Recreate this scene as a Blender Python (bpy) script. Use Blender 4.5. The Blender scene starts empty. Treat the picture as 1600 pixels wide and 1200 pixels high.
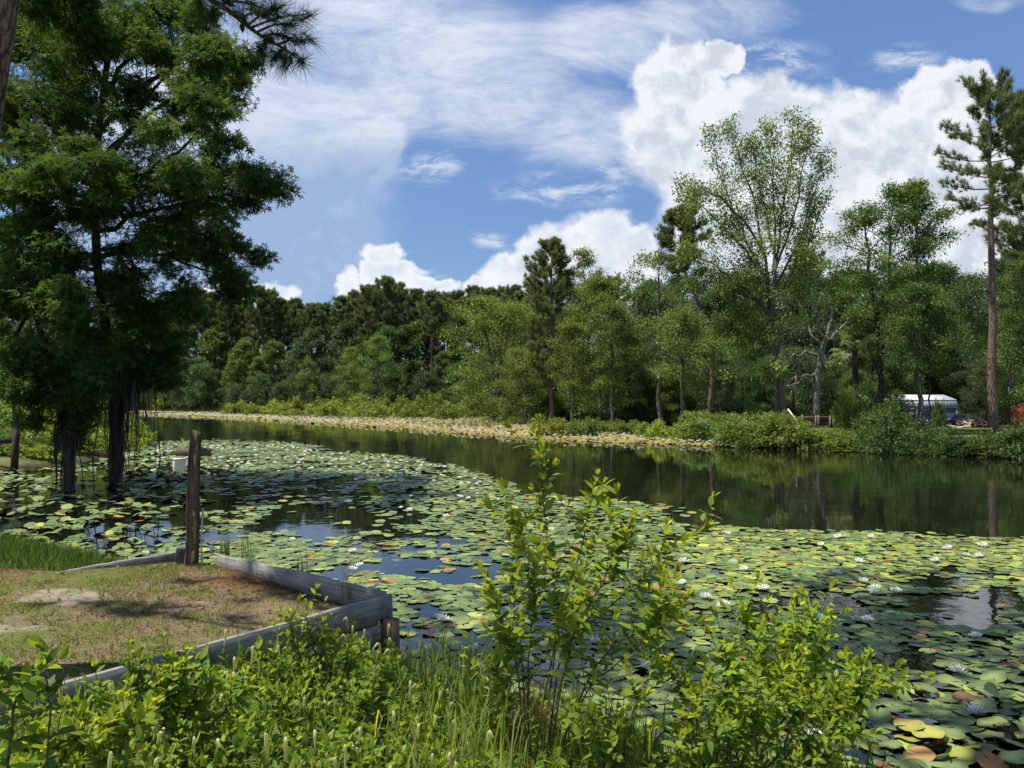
import bpy, bmesh, math, random
import numpy as np
from mathutils import Vector, Matrix

# ------------------------------------------------------------------ camera, world, sun, exposure
scene = bpy.context.scene
COL = scene.collection
R = math.radians
CAM_Z = 2.4
F_PX = 1250.0                       # focal length in pixels of the 1600 px wide photograph
PITCH = math.atan(22 / F_PX)
cam = bpy.data.cameras.new("camera")
cam.sensor_width = 36
cam.lens = F_PX / 1600 * 36
cam.clip_start = 0.05
cam.clip_end = 4000
camo = bpy.data.objects.new("camera", cam)
camo.location = (0, 0, CAM_Z)
camo.rotation_euler = (R(90) + PITCH, 0, 0)
COL.objects.link(camo)
scene.camera = camo

SUN_EL, SUN_AZ = 66.0, -98.0        # azimuth from +Y (straight ahead), negative = left
sd = bpy.data.lights.new("sun", "SUN")
sd.energy = 3.9
sd.angle = R(0.53)
sd.color = (1.0, 0.95, 0.86)
so = bpy.data.objects.new("sun", sd)
to_sun = Vector((math.sin(R(SUN_AZ)) * math.cos(R(SUN_EL)), math.cos(R(SUN_AZ)) * math.cos(R(SUN_EL)), math.sin(R(SUN_EL))))
so.rotation_euler = to_sun.to_track_quat('Z', 'Y').to_euler()
so.location = (0, 0, 60)
COL.objects.link(so)

vs = scene.view_settings
vs.view_transform = 'Standard'
vs.look = 'None'
vs.gamma = 1
vs.exposure = 1.0
scene.cycles.use_denoising = True
scene.cycles.max_bounces = 7
scene.cycles.diffuse_bounces = 3
scene.cycles.glossy_bounces = 3
scene.cycles.transmission_bounces = 4
scene.cycles.transparent_max_bounces = 6
scene.cycles.sample_clamp_indirect = 6
scene.cycles.caustics_reflective = False
scene.cycles.caustics_refractive = False


class NT:
    """small helper to wire shader nodes"""
    def __init__(self, tree):
        self.t = tree
        self.t.nodes.clear()

    def n(self, kind, **kw):
        nd = self.t.nodes.new(kind)
        for k, v in kw.items():
            setattr(nd, k, v)
        return nd

    def _set(self, sock, v):
        if isinstance(v, bpy.types.NodeSocket):
            self.t.links.new(v, sock)
        elif v is not None:
            if hasattr(sock.default_value, '__len__') and isinstance(v, (tuple, list)) and len(sock.default_value) == 4 and len(v) == 3:
                v = (*v, 1)
            sock.default_value = v

    def math(self, op, a, b=None, c=None, clamp=False):
        nd = self.n('ShaderNodeMath', operation=op, use_clamp=clamp)
        for i, v in enumerate((a, b, c)):
            self._set(nd.inputs[i], v)
        return nd.outputs[0]

    def vmath(self, op, a, b=None, scale=None):
        nd = self.n('ShaderNodeVectorMath', operation=op)
        self._set(nd.inputs[0], a)
        self._set(nd.inputs[1], b)
        if scale is not None:
            self._set(nd.inputs['Scale'], scale)
        return nd.outputs[1] if op in ('DISTANCE', 'LENGTH', 'DOT_PRODUCT') else nd.outputs[0]

    def noise(self, vec, scale, detail=4, rough=0.55, dist=0, color=False, lac=2.0):
        nd = self.n('ShaderNodeTexNoise')
        self._set(nd.inputs['Vector'], vec)
        self._set(nd.inputs['Scale'], scale)
        self._set(nd.inputs['Detail'], detail)
        self._set(nd.inputs['Roughness'], rough)
        self._set(nd.inputs['Lacunarity'], lac)
        self._set(nd.inputs['Distortion'], dist)
        return nd.outputs['Color'] if color else nd.outputs[0]

    def mapr(self, v, a, b, c=0.0, d=1.0, smooth=True):
        nd = self.n('ShaderNodeMapRange', interpolation_type='SMOOTHSTEP' if smooth else 'LINEAR')
        for i, x in enumerate((v, a, b, c, d)):
            self._set(nd.inputs[i], x)
        return nd.outputs[0]

    def mix(self, f, a, b, blend='MIX'):
        nd = self.n('ShaderNodeMix', data_type='RGBA', blend_type=blend)
        self._set(nd.inputs[0], f)
        self._set(nd.inputs[6], a)
        self._set(nd.inputs[7], b)
        return nd.outputs[2]

    def link(self, a, b):
        self.t.links.new(a, b)


def build_world():
    w = bpy.data.worlds.new("World")
    scene.world = w
    w.use_nodes = True
    N = NT(w.node_tree)
    out = N.n('ShaderNodeOutputWorld')
    bg = N.n('ShaderNodeBackground')
    bg.inputs['Strength'].default_value = 0.1
    N.link(bg.outputs[0], out.inputs[0])
    sky = N.n('ShaderNodeTexSky', sky_type='NISHITA', sun_disc=False)
    sky.sun_elevation = R(SUN_EL)
    sky.sun_rotation = R(SUN_AZ)
    sky.altitude = 0
    sky.air_density = 1.0
    sky.dust_density = 0.6
    sky.ozone_density = 2.0
    tc = N.n('ShaderNodeTexCoord')
    sep = N.n('ShaderNodeSeparateXYZ')
    N.link(tc.outputs['Generated'], sep.inputs[0])
    # tangent coordinates of the direction about +Y: u to the right, v up (horizon v = 0)
    yy = N.math('MAXIMUM', sep.outputs[1], 0.12)
    u = N.math('DIVIDE', sep.outputs[0], yy)
    v = N.math('DIVIDE', sep.outputs[2], yy)
    cmb = N.n('ShaderNodeCombineXYZ')
    N.link(u, cmb.inputs[0]); N.link(v, cmb.inputs[1])
    P = cmb.outputs[0]

    def warped(amount, scale, detail, off):
        q = N.vmath('ADD', P, (off, off * .7, off * 1.3))
        c = N.noise(q, scale, detail, .6, color=True)
        c = N.vmath('SUBTRACT', c, (.5, .5, .5))
        c = N.vmath('SCALE', c, scale=amount)
        return N.vmath('ADD', P, c)

    def field(blobs, Q):
        f = None
        for (px, py, rx, ry) in blobs:
            cu, cv = (px - 800) / 1250, (622 - py) / 1250
            sx, sy = 1250 / rx, 1250 / ry
            sc = N.vmath('MULTIPLY', N.vmath('SUBTRACT', Q, (cu, cv, 0)), (sx, sy, 0))
            d = N.math('SUBTRACT', 1.0, N.vmath('LENGTH', sc))
            f = d if f is None else N.math('SMOOTH_MAX', f, d, 0.12)
        return f

    Q1 = N.vmath('ADD', warped(.085, 7, 9, 1.3), N.vmath('SUBTRACT', warped(.035, 26, 6, 4.2), P))
    heap = [(1058, 130, 82, 88), (1128, 78, 40, 36), (1045, 225, 84, 100), (1180, 215, 130, 110), (1320, 235, 150, 110),
            (1475, 165, 84, 70), (1510, 150, 55, 50), (1450, 240, 120, 100), (1250, 340, 200, 150), (1430, 370, 190, 160),
            (1580, 380, 150, 170), (1100, 330, 90, 110), (1580, 250, 60, 60), (1250, 440, 260, 130), (1500, 460, 200, 130)]
    low = [(930, 385, 78, 62), (985, 395, 52, 48), (860, 405, 72, 56), (800, 430, 62, 42), (748, 448, 42, 26), (900, 440, 150, 60),
           (598, 388, 42, 26), (625, 420, 48, 22), (548, 450, 30, 30), (660, 442, 55, 14), (595, 425, 34, 30),
           (420, 462, 44, 24), (325, 462, 50, 18)]
    grey = [(470, 330, 150, 130), (380, 300, 200, 170), (250, 300, 240, 240), (540, 245, 85, 60), (520, 300, 85, 70), (545, 400, 50, 60),
            (470, 420, 90, 60), (330, 400, 180, 90), (590, 222, 44, 44)]
    Fh, Fl, Fg = field(heap, Q1), field(low, Q1), field(grey, Q1)
    heap_m = N.mapr(Fh, -0.04, N.mapr(v, .12, .40, .60, .18))
    low_m = N.mapr(Fl, -0.06, 0.26)
    grey_m = N.mapr(Fg, -0.16, 0.42)
    # relief: the same noise sampled a little towards the sun
    n1 = N.noise(Q1, 13, 7, .58)
    n2 = N.noise(N.vmath('ADD', Q1, (-.012, .018, 0)), 13, 7, .58)
    rel = N.math('MULTIPLY', N.math('SUBTRACT', n1, n2), 3.2)
    big = N.noise(N.vmath('ADD', Q1, (3.1, 1.7, 0)), 4.2, 5, .55)
    # cumulus: white at the rim and on the sunny bulges, grey blue deep inside
    deep = N.mapr(Fh, 0.05, 0.62)
    dens = N.math('MULTIPLY', deep, N.mapr(big, .24, .72))
    sh = N.math('ADD', N.math('MULTIPLY', dens, .95), N.math('MULTIPLY', rel, -1.9), clamp=True)
    c_heap = N.mix(sh, (4.45, 4.6, 4.85), (3.1, 3.42, 3.9))
    sh2 = N.math('ADD', N.math('MULTIPLY', N.mapr(Fl, 0.15, 0.7), .45), N.math('MULTIPLY', rel, -1.2), clamp=True)
    c_low = N.mix(sh2, (4.5, 4.65, 4.9), (3.1, 3.5, 4.1))
    # the grey bank on the left: blue grey, white rim on its right-hand edge
    gdeep = N.mapr(Fg, 0.05, 0.55)
    right = N.mapr(u, -.42, -.15)
    top = N.mapr(v, .26, .40)
    rim = N.math('MULTIPLY', N.math('MULTIPLY', N.math('SUBTRACT', 1.0, gdeep), right), N.mapr(v, .22, .33, 0.0, .75))
    rim = N.math('MAXIMUM', rim, N.math('MULTIPLY', top, .9))
    rim = N.math('ADD', rim, N.math('MULTIPLY', rel, .3), clamp=True)
    c_grey = N.mix(rim, (1.72, 2.4, 3.6), (4.0, 4.3, 4.7))
    # high thin streaks
    mp = N.n('ShaderNodeMapping')
    N.link(P, mp.inputs[0])
    mp.inputs['Rotation'].default_value = (0, 0, R(24))
    mp.inputs['Scale'].default_value = (1.0, 2.9, 1)
    s1 = N.noise(mp.outputs[0], 5.2, 10, .68, 0.7)
    s2 = N.noise(N.vmath('ADD', mp.outputs[0], (5.2, 2.2, 0)), 1.7, 4, .5, .3)
    veil_blobs = [(600, 60, 420, 190), (760, 150, 260, 120), (420, 120, 260, 200), (930, 60, 220, 110), (1100, 20, 260, 90), (1560, 0, 120, 30), (900, 200, 190, 110), (560, 150, 260, 110)]
    Fv = field(veil_blobs, warped(.10, 3, 4, 6.1))
    cover = N.mapr(Fv, -0.05, 0.75)
    s = N.math('ADD', N.math('MULTIPLY', s1, .75), N.math('MULTIPLY', s2, .45))
    thr = N.math('SUBTRACT', .82, N.math('MULTIPLY', cover, .50))
    veil = N.mapr(N.math('SUBTRACT', s, thr), -0.04, .46)
    veil = N.math('MULTIPLY', veil, N.mapr(Fv, -0.05, 0.40))
    veil = N.math('MULTIPLY', veil, 0.88)
    wisp_blobs = [(890, 296, 150, 34), (1420, 88, 80, 26), (670, 262, 70, 34), (770, 374, 44, 20), (960, 240, 120, 60), (1210, 95, 110, 50), (640, 442, 90, 24)]
    Fw = field(wisp_blobs, warped(.05, 8, 5, 9.3))
    wn = N.noise(mp.outputs[0], 17, 8, .7, .5)
    wisp = N.math('MULTIPLY', N.math('MULTIPLY', N.mapr(Fw, .0, .8), N.mapr(wn, .40, .68)), .85)
    veil = N.math('MAXIMUM', veil, wisp)
    fine = N.noise(mp.outputs[0], 26, 6, .7, .3)
    veil = N.math('MULTIPLY', veil, N.mapr(fine, .28, .62, .72, 1.0))
    # everywhere else (out of the picture): scattered soft cloud
    gen = N.noise(tc.outputs['Generated'], 2.6, 7, .58, .2)
    front = N.mapr(sep.outputs[1], .1, .45)
    gen_m = N.math('MULTIPLY', N.mapr(gen, .50, .66), N.math('SUBTRACT', 1.0, front))
    gen_m = N.math('MULTIPLY', gen_m, N.mapr(sep.outputs[2], -.02, .12))
    c = N.mix(1.0, sky.outputs[0], N.mix(N.mapr(v, .02, .46, smooth=False), (.36, .42, .525), (.56, .65, .77)), 'MULTIPLY')
    c = N.mix(gen_m, c, (5.6, 5.9, 6.5))
    c = N.mix(N.math('MULTIPLY', grey_m, .94), c, c_grey)
    c = N.mix(veil, c, (4.2, 4.45, 4.85))
    c = N.mix(heap_m, c, c_heap)
    c = N.mix(low_m, c, c_low)
    N.link(c, bg.inputs[0])
    w.cycles.sampling_method = 'MANUAL'
    w.cycles.sample_map_resolution = 512


build_world()

# ------------------------------------------------------------------ helpers
def tag(o, label=None, cat=None, group=None, kind=None):
    if label: o['label'] = label
    if cat: o['category'] = cat
    if group: o['group'] = group
    if kind: o['kind'] = kind
    return o


def thing(name, label, cat, loc=(0, 0, 0), group=None, rotz=0.0, scale=1.0):
    o = bpy.data.objects.new(name, None)
    o.empty_display_size = 0.3
    o.location = loc
    o.rotation_euler = (0, 0, rotz)
    o.scale = (scale,) * 3 if np.isscalar(scale) else scale
    COL.objects.link(o)
    return tag(o, label, cat, group)


def link_mesh(name, me, parent=None):
    o = bpy.data.objects.new(name, me)
    COL.objects.link(o)
    if parent is not None:
        o.parent = parent
    return o


class MB:
    """collects numpy vertices / faces / tints for one mesh"""
    def __init__(self):
        self.V, self.F, self.C, self.n = [], [], [], 0

    def add(self, V, faces, col=(1, 1, 1)):
        V = np.asarray(V, float).reshape(-1, 3)
        for f in faces:
            f = np.asarray(f, int)
            if f.size:
                self.F.append(f + self.n)
        col = np.asarray(col, float)
        self.C.append(np.broadcast_to(col, (len(V), 3)) if col.ndim == 1 else col)
        self.V.append(V)
        self.n += len(V)

    def tube(self, path, rad, sides=6, col=(1, 1, 1), cap=True):
        P = np.asarray(path, float)
        r = np.broadcast_to(np.asarray(rad, float), (len(P),))
        T = np.gradient(P, axis=0)
        T /= np.linalg.norm(T, axis=1)[:, None] + 1e-9
        up = np.array([0, 0, 1.0]) if abs(T[:, 2]).mean() < .8 else np.array([1.0, 0, 0])
        X = np.cross(T, up); X /= np.linalg.norm(X, axis=1)[:, None] + 1e-9
        Y = np.cross(T, X)
        a = np.arange(sides) * 2 * math.pi / sides
        ring = P[:, None, :] + r[:, None, None] * (np.cos(a)[None, :, None] * X[:, None, :] + np.sin(a)[None, :, None] * Y[:, None, :])
        m = len(P)
        i = np.arange(m - 1)[:, None] * sides
        j = np.arange(sides)[None, :]
        k = (j + 1) % sides
        q = np.stack([i + j, i + k, i + sides + k, i + sides + j], -1).reshape(-1, 4)
        fs = [q]
        if cap:
            fs.append(np.array([list(range((m - 1) * sides, m * sides))]))
            fs.append(np.array([list(range(sides))[::-1]]))
        self.add(ring.reshape(-1, 3), fs, col)

    def box(self, c, size, rot=None, col=(1, 1, 1)):
        s = np.asarray(size, float) / 2
        v = np.array([[x, y, z] for x in (-1, 1) for y in (-1, 1) for z in (-1, 1)], float) * s
        if rot is not None:
            v = v @ np.asarray(rot, float).T
        f = np.array([[0, 1, 3, 2], [4, 6, 7, 5], [0, 4, 5, 1], [2, 3, 7, 6], [0, 2, 6, 4], [1, 5, 7, 3]])
        self.add(v + np.asarray(c, float), [f], col)

    def scatter(self, tmpl, pos, d, n, s, col):
        T, F = tmpl
        N = len(pos)
        if N == 0:
            return
        d = norm(d)
        y = norm(np.cross(n, d))
        z = np.cross(d, y)
        Rm = np.stack([d, y, z], axis=2)
        s = np.asarray(s, float)
        s = np.broadcast_to(s, (N,)) if s.ndim <= 1 else s
        if s.ndim == 1:
            V = pos[:, None, :] + s[:, None, None] * np.einsum('nij,kj->nki', Rm, T)
        else:
            V = pos[:, None, :] + np.einsum('nij,nkj->nki', Rm, T[None] * s[:, None, :])
        k = len(T)
        fs = [(np.asarray(f)[None] + (np.arange(N) * k)[:, None, None]).reshape(-1, np.asarray(f).shape[1]) for f in F]
        col = np.asarray(col, float)
        C = np.repeat(col, k, axis=0) if col.ndim == 2 else col
        self.add(V.reshape(-1, 3), fs, C)

    def mesh(self, name, mats, smooth=False):
        me = bpy.data.meshes.new(name)
        V = np.concatenate(self.V).astype(np.float32)
        sizes = np.concatenate([np.full(len(f), f.shape[1]) for f in self.F])
        loops = np.concatenate([f.ravel() for f in self.F]).astype(np.int32)
        me.vertices.add(len(V)); me.vertices.foreach_set('co', V.ravel())
        me.loops.add(len(loops)); me.loops.foreach_set('vertex_index', loops)
        me.polygons.add(len(sizes))
        st = np.concatenate([[0], np.cumsum(sizes)[:-1]]).astype(np.int32)
        me.polygons.foreach_set('loop_start', st)
        try:
            me.polygons.foreach_set('loop_total', sizes.astype(np.int32))
        except Exception:
            pass
        C = np.concatenate(self.C).astype(np.float32)
        at = me.attributes.new('tint', 'FLOAT_COLOR', 'POINT')
        at.data.foreach_set('color', np.concatenate([C, np.ones((len(C), 1), np.float32)], 1).ravel())
        me.update(calc_edges=True)
        if smooth:
            me.polygons.foreach_set('use_smooth', np.ones(len(sizes), bool))
        for m in (mats if isinstance(mats, (list, tuple)) else [mats]):
            me.materials.append(m)
        return me

    def obj(self, name, mats, parent=None, smooth=False):
        return link_mesh(name, self.mesh(name, mats, smooth), parent)


def norm(a):
    a = np.asarray(a, float)
    return a / (np.linalg.norm(a, axis=-1, keepdims=True) + 1e-9)


def crom(pts, n):
    """smooth curve through points (Catmull-Rom), n samples"""
    P = np.asarray(pts, float)
    if len(P) == 2:
        t = np.linspace(0, 1, n)[:, None]
        return P[0] * (1 - t) + P[1] * t
    Q = np.concatenate([[2 * P[0] - P[1]], P, [2 * P[-1] - P[-2]]])
    u = np.linspace(0, len(P) - 1 - 1e-6, n)
    i = u.astype(int); t = (u - i)[:, None]
    a, b, c, d = Q[i], Q[i + 1], Q[i + 2], Q[i + 3]
    return .5 * (2 * b + (c - a) * t + (2 * a - 5 * b + 4 * c - d) * t ** 2 + (3 * b - a - 3 * c + d) * t ** 3)


def along(path, s):
    n = len(path) - 1
    x = np.clip(s, 0, 1) * n
    i = min(int(x), n - 1)
    t = x - i
    return path[i] * (1 - t) + path[i + 1] * t, norm(path[i + 1] - path[i])


def W(px, py, Y):
    """the world point seen at pixel (px, py) of the photograph, Y metres ahead"""
    u, w = (px - 800) / F_PX, (600 - py) / F_PX
    d = np.array([u, math.cos(PITCH) - w * math.sin(PITCH), math.sin(PITCH) + w * math.cos(PITCH)])
    return np.array([0, 0, CAM_Z]) + d * (Y / d[1])


def G(px, py, z=0.0):
    u, w = (px - 800) / F_PX, (600 - py) / F_PX
    d = np.array([u, math.cos(PITCH) - w * math.sin(PITCH), math.sin(PITCH) + w * math.cos(PITCH)])
    return np.array([0, 0, CAM_Z]) + d * ((z - CAM_Z) / d[2])


# leaf templates: x along the leaf, y across, z its upper side
T_DIA = (np.array([[0, 0, 0], [.5, .27, .07], [1, 0, 0], [.5, -.27, .07]], float), [np.array([[0, 1, 2, 3]])])
T_LANCE = (np.array([[0, 0, 0], [.28, .19, .05], [.66, .17, .02], [1, 0, -.10], [.66, -.17, .02], [.28, -.19, .05], [.28, 0, 0.0], [.66, 0, -.03]], float),
           [np.array([[0, 6, 1], [0, 5, 6], [7, 3, 2], [7, 4, 3]])[:, [0, 1, 2]], np.array([[6, 7, 2, 1], [5, 4, 7, 6]])])
T_BLADE = (np.array([[0, .5, 0], [0, -.5, 0], [.5, .4, .10], [.5, -.4, .10], [1, 0, -.08]], float), [np.array([[1, 3, 2, 0]]), np.array([[3, 4, 2]])])


def star_template():
    v = [[0, 0, 0]]
    f = []
    for k, (a, r) in enumerate(((-118, .62), (-58, .9), (0, 1.0), (58, .9), (118, .62))):
        a = R(a)
        for da, rr in ((-.34, .42), (0, 1), (.34, .42)):
            v.append([math.cos(a + da) * r * rr + .25, math.sin(a + da) * r * rr, .05 * (rr < .9) - .06 * (rr > .9)])
        f.append([0, 3 * k + 1, 3 * k + 2, 3 * k + 3])
    v[0] = [.25, 0, .02]
    return np.array(v, float), [np.array(f)]


T_STAR = star_template()


def tuft_template(n, width, seed, spread=1.15, axis_len=.35):
    rng = np.random.default_rng(seed)
    V, F = [], []
    for i in range(n):
        a = rng.uniform(0, 2 * math.pi); t = rng.uniform(.15, spread)
        d = np.array([math.cos(t), math.sin(t) * math.cos(a), math.sin(t) * math.sin(a)])
        p = np.array([rng.uniform(-axis_len, .1), 0, 0])
        side = norm(np.cross(d, rng.normal(size=3))) * width
        L = rng.uniform(.75, 1.1)
        V += [p + side * .5, p - side * .5, p + d * L]
        F.append([3 * i, 3 * i + 1, 3 * i + 2])
    return np.array(V), [np.array(F)]


T_TUFT_FAR = tuft_template(16, .16, 3)
T_TUFT_MID = tuft_template(26, .075, 4)
T_TUFT_NEAR = tuft_template(38, .020, 5, 1.2, .5)


# ------------------------------------------------------------------ materials
def new_mat(name):
    m = bpy.data.materials.new(name)
    m.use_nodes = True
    N = NT(m.node_tree)
    out = N.n('ShaderNodeOutputMaterial')
    return m, N, out


def principled(N, out, color, rough=.6, spec=.3, bump=None, metallic=0.0, bump_strength=.5, bump_dist=.01):
    b = N.n('ShaderNodeBsdfPrincipled')
    N._set(b.inputs['Base Color'], color)
    N._set(b.inputs['Roughness'], rough)
    N._set(b.inputs['Specular IOR Level'], spec)
    N._set(b.inputs['Metallic'], metallic)
    if bump is not None:
        bn = N.n('ShaderNodeBump')
        bn.inputs['Strength'].default_value = bump_strength
        bn.inputs['Distance'].default_value = bump_dist
        N.link(bump, bn.inputs['Height'])
        N.link(bn.outputs[0], b.inputs['Normal'])
    if out is not None:
        N.link(b.outputs[0], out.inputs[0])
    return b


def leaf_material(name, trans=.35, rough=.5, spec=.25, vary=.16, warm=(1.25, 1.15, .55)):
    m, N, out = new_mat(name)
    at = N.n('ShaderNodeAttribute', attribute_name='tint')
    oi = N.n('ShaderNodeObjectInfo')
    hs = N.n('ShaderNodeHueSaturation')
    N._set(hs.inputs['Hue'], N.mapr(oi.outputs['Random'], 0, 1, .5 - vary * .09, .5 + vary * .09, False))
    N._set(hs.inputs['Value'], N.mapr(N.math('FRACT', N.math('MULTIPLY', oi.outputs['Random'], 7.31)), 0, 1, 1 - vary, 1 + vary, False))
    N.link(at.outputs['Color'], hs.inputs['Color'])
    c = hs.outputs[0]
    b = principled(N, None, c, rough, spec)
    tr = N.n('ShaderNodeBsdfTranslucent')
    N.link(N.mix(1.0, c, warm, 'MULTIPLY'), tr.inputs[0])
    mx = N.n('ShaderNodeMixShader')
    mx.inputs[0].default_value = trans
    N.link(b.outputs[0], mx.inputs[1]); N.link(tr.outputs[0], mx.inputs[2])
    N.link(mx.outputs[0], out.inputs[0])
    return m


def bark_material(name, c0, c1, scale=(6, 6, 1.4), bumpd=.02):
    m, N, out = new_mat(name)
    tc = N.n('ShaderNodeTexCoord')
    q = N.vmath('MULTIPLY', tc.outputs['Object'], scale)
    n1 = N.noise(q, 2.2, 7, .65, .4)
    vo = N.n('ShaderNodeTexVoronoi', feature='DISTANCE_TO_EDGE')
    N.link(N.vmath('ADD', q, N.vmath('SCALE', N.noise(q, 1.1, 4, .6, color=True), scale=.9)), vo.inputs['Vector']); vo.inputs['Scale'].default_value = 2.4
    crack = N.mapr(N.math('ADD', vo.outputs['Distance'], N.math('MULTIPLY', N.math('SUBTRACT', n1, .5), .22)), 0.0, .12)
    h = N.math('ADD', N.math('MULTIPLY', n1, .6), N.math('MULTIPLY', crack, .5))
    c = N.mix(N.mapr(N.math('ADD', N.math('MULTIPLY', n1, .85), N.math('MULTIPLY', crack, .22)), .30, .82), c0, c1)
    principled(N, out, c, .9, .1, h, bump_strength=.9, bump_dist=bumpd)
    return m


M_LEAF = leaf_material('broadleaf_foliage', .40)
M_LEAF_NEAR = leaf_material('near_shrub_leaves', .58, .5, .22, .08, (1.3, 1.2, .5))
M_SWEETGUM = leaf_material('star_leaves', .45, .6, .15, .05)
M_NEEDLE = leaf_material('pine_needles', .30, .55, .2, .14, (1.1, 1.1, .7))
M_MOSS = leaf_material('grey_moss', .25, .9, .05, .05, (1, 1, .9))
M_BARK = bark_material('grey_bark', (.045, .038, .03), (.17, .145, .115))
M_PINE_BARK = bark_material('pine_bark', (.05, .034, .027), (.24, .165, .13), (7, 7, 2.2), .025)
M_DARK_BARK = bark_material('dark_bark', (.02, .017, .014), (.08, .068, .055))
M_TWIG = bark_material('twig_bark', (.05, .035, .022), (.15, .11, .07), (40, 40, 8), .002)


def wood_material(name, c0, c1, axis=0, scale=1.0, dark=(.035, .03, .026), stain=.5):
    """weathered board, grain along the object's own x (0) or z (2)"""
    m, N, out = new_mat(name)
    tc = N.n('ShaderNodeTexCoord')
    s = [26 * scale] * 3
    s[axis] = 1.1 * scale
    q = N.vmath('MULTIPLY', tc.outputs['Object'], tuple(s))
    g = N.noise(q, 2.0, 6, .65, 1.2)
    fine = N.noise(N.vmath('MULTIPLY', q, (2.7, 2.7, 2.7)), 3.0, 3, .6)
    st = N.noise(tc.outputs['Object'], 3.1, 5, .6)
    h = N.math('ADD', N.math('MULTIPLY', g, .7), N.math('MULTIPLY', fine, .35))
    c = N.mix(N.mapr(h, .32, .72), c0, c1)
    c = N.mix(N.math('MULTIPLY', N.mapr(st, .5, .72), stain), c, dark)
    c = N.mix(N.mapr(h, .36, .30), c, dark)
    principled(N, out, c, .85, .15, h, bump_strength=.8, bump_dist=.006)
    return m


M_PLANK = wood_material('weathered_grey_board', (.10, .096, .09), (.32, .308, .29), 0, 1.0, (.035, .032, .028), .75)
M_POSTWOOD = wood_material('old_brown_timber', (.035, .024, .016), (.20, .145, .095), 2, .8, (.012, .01, .008), .7)
M_DARKWOOD = wood_material('dark_wet_timber', (.02, .015, .012), (.075, .058, .045), 2, .8)


def plain(name, color, rough=.6, spec=.3, metallic=0.0, vary=0.0, scale=3.0):
    m, N, out = new_mat(name)
    c = color
    if vary:
        tc = N.n('ShaderNodeTexCoord')
        n1 = N.noise(tc.outputs['Object'], scale, 5, .6)
        lo = tuple(x * (1 - vary) for x in color); hi = tuple(min(1, x * (1 + vary)) for x in color)
        c = N.mix(N.mapr(n1, .3, .7), lo, hi)
    principled(N, out, c, rough, spec, metallic=metallic)
    return m


# ------------------------------------------------------------------ terrain and pond
SHORE = [(-1.14, 7.0), (-.45, 6.35), (.3, 5.75), (1.3, 5.2), (2.6, 4.5), (5, 3.0), (9, 0), (14, -6), (26, -12), (48, -6), (52, 14), (38, 26), (27, 31.5),
         (21.4, 33.0), (18.5, 35.2), (15.8, 36.4), (12.2, 39.0), (10.2, 42.5), (8.6, 47), (7.2, 51), (4.5, 55), (2.0, 62), (-1.5, 76), (-6, 90),
         (-16, 102), (-34, 118), (-56, 140), (-78, 158), (-92, 158), (-74, 120), (-46, 92), (-33, 66), (-24.5, 49), (-20.0, 43.5), (-18.2, 38),
         (-16.6, 33), (-15.6, 29), (-17.2, 26.2), (-16.6, 20), (-12, 15.2), (-8.8, 13.6), (-6.6, 12.2), (-5.0, 11.0), (-4.05, 9.9), (-3.5, 9.35)]


def shore_dist(X, Y):
    """signed distance to the waterline, negative over the pond"""
    X = np.asarray(X, float); Y = np.asarray(Y, float)
    p = np.array(SHORE); q = np.roll(p, -1, 0)
    best = np.full(X.shape, 1e9); inside = np.zeros(X.shape, bool)
    for (ax, ay), (bx, by) in zip(p, q):
        ex, ey = bx - ax, by - ay
        t = np.clip(((X - ax) * ex + (Y - ay) * ey) / (ex * ex + ey * ey), 0, 1)
        best = np.minimum(best, (X - ax - t * ex) ** 2 + (Y - ay - t * ey) ** 2)
        with np.errstate(divide='ignore', invalid='ignore'):
            c = ((ay > Y) != (by > Y)) & (X < ex * (Y - ay) / (ey if ey else 1e-9) + ax)
        inside ^= c
    d = np.sqrt(best)
    return np.where(inside, -d, d)


def sstep(a, b, x):
    t = np.clip((x - a) / (b - a), 0, 1)
    return t * t * (3 - 2 * t)


def height(X, Y):
    X = np.asarray(X, float); Y = np.asarray(Y, float)
    d = shore_dist(X, Y)
    h = np.where(d < 0, -np.minimum(.9, -d * .35), .42 * (1 - np.exp(-np.maximum(d, 0) / 1.6)))
    h = h + np.where(d > 0, .5 * sstep(4.2, .5, np.hypot(X, Y)), 0)
    h = h - np.where(d > 0, .65 * sstep(48, 74, Y) * sstep(6, 14, X), 0)
    wob = .03 * np.sin(X * 1.7 + 1.3 * np.sin(Y * .9)) + .03 * np.sin(Y * 1.3 + X * .6)
    h = h + wob * sstep(.3, 2, d)
    return h


def hz(x, y):
    return float(height(np.array([x]), np.array([y]))[0])


def axis(lo, hi, near, far):
    pts = [0.0]
    step = near
    while pts[-1] < hi:
        pts.append(pts[-1] + step); step = min(step * 1.075, far)
    neg = [0.0]; step = near
    while neg[-1] > lo:
        neg.append(neg[-1] - step); step = min(step * 1.075, far)
    return np.array(neg[:0:-1] + pts)


def ground_material():
    m, N, out = new_mat('bank_soil_and_grass')
    g = N.n('ShaderNodeNewGeometry')
    P = g.outputs['Position']
    sep = N.n('ShaderNodeSeparateXYZ'); N.link(P, sep.inputs[0])
    n1 = N.noise(P, .35, 6, .6); n2 = N.noise(P, 4.5, 6, .65); n3 = N.noise(P, 30, 3, .6)
    grass = N.mix(N.mapr(n2, .3, .7), (.035, .055, .015), (.115, .14, .035))
    grass = N.mix(N.math('MULTIPLY', N.mapr(n1, .48, .68), .55), grass, (.19, .165, .075))
    mud = N.mix(n2, (.03, .022, .014), (.075, .055, .035))
    c = N.mix(N.mapr(sep.outputs[2], .03, .17), mud, grass)
    h = N.math('ADD', n2, N.math('MULTIPLY', n3, .5))
    principled(N, out, c, .95, .05, h, bump_strength=.7, bump_dist=.05)
    return m


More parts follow.
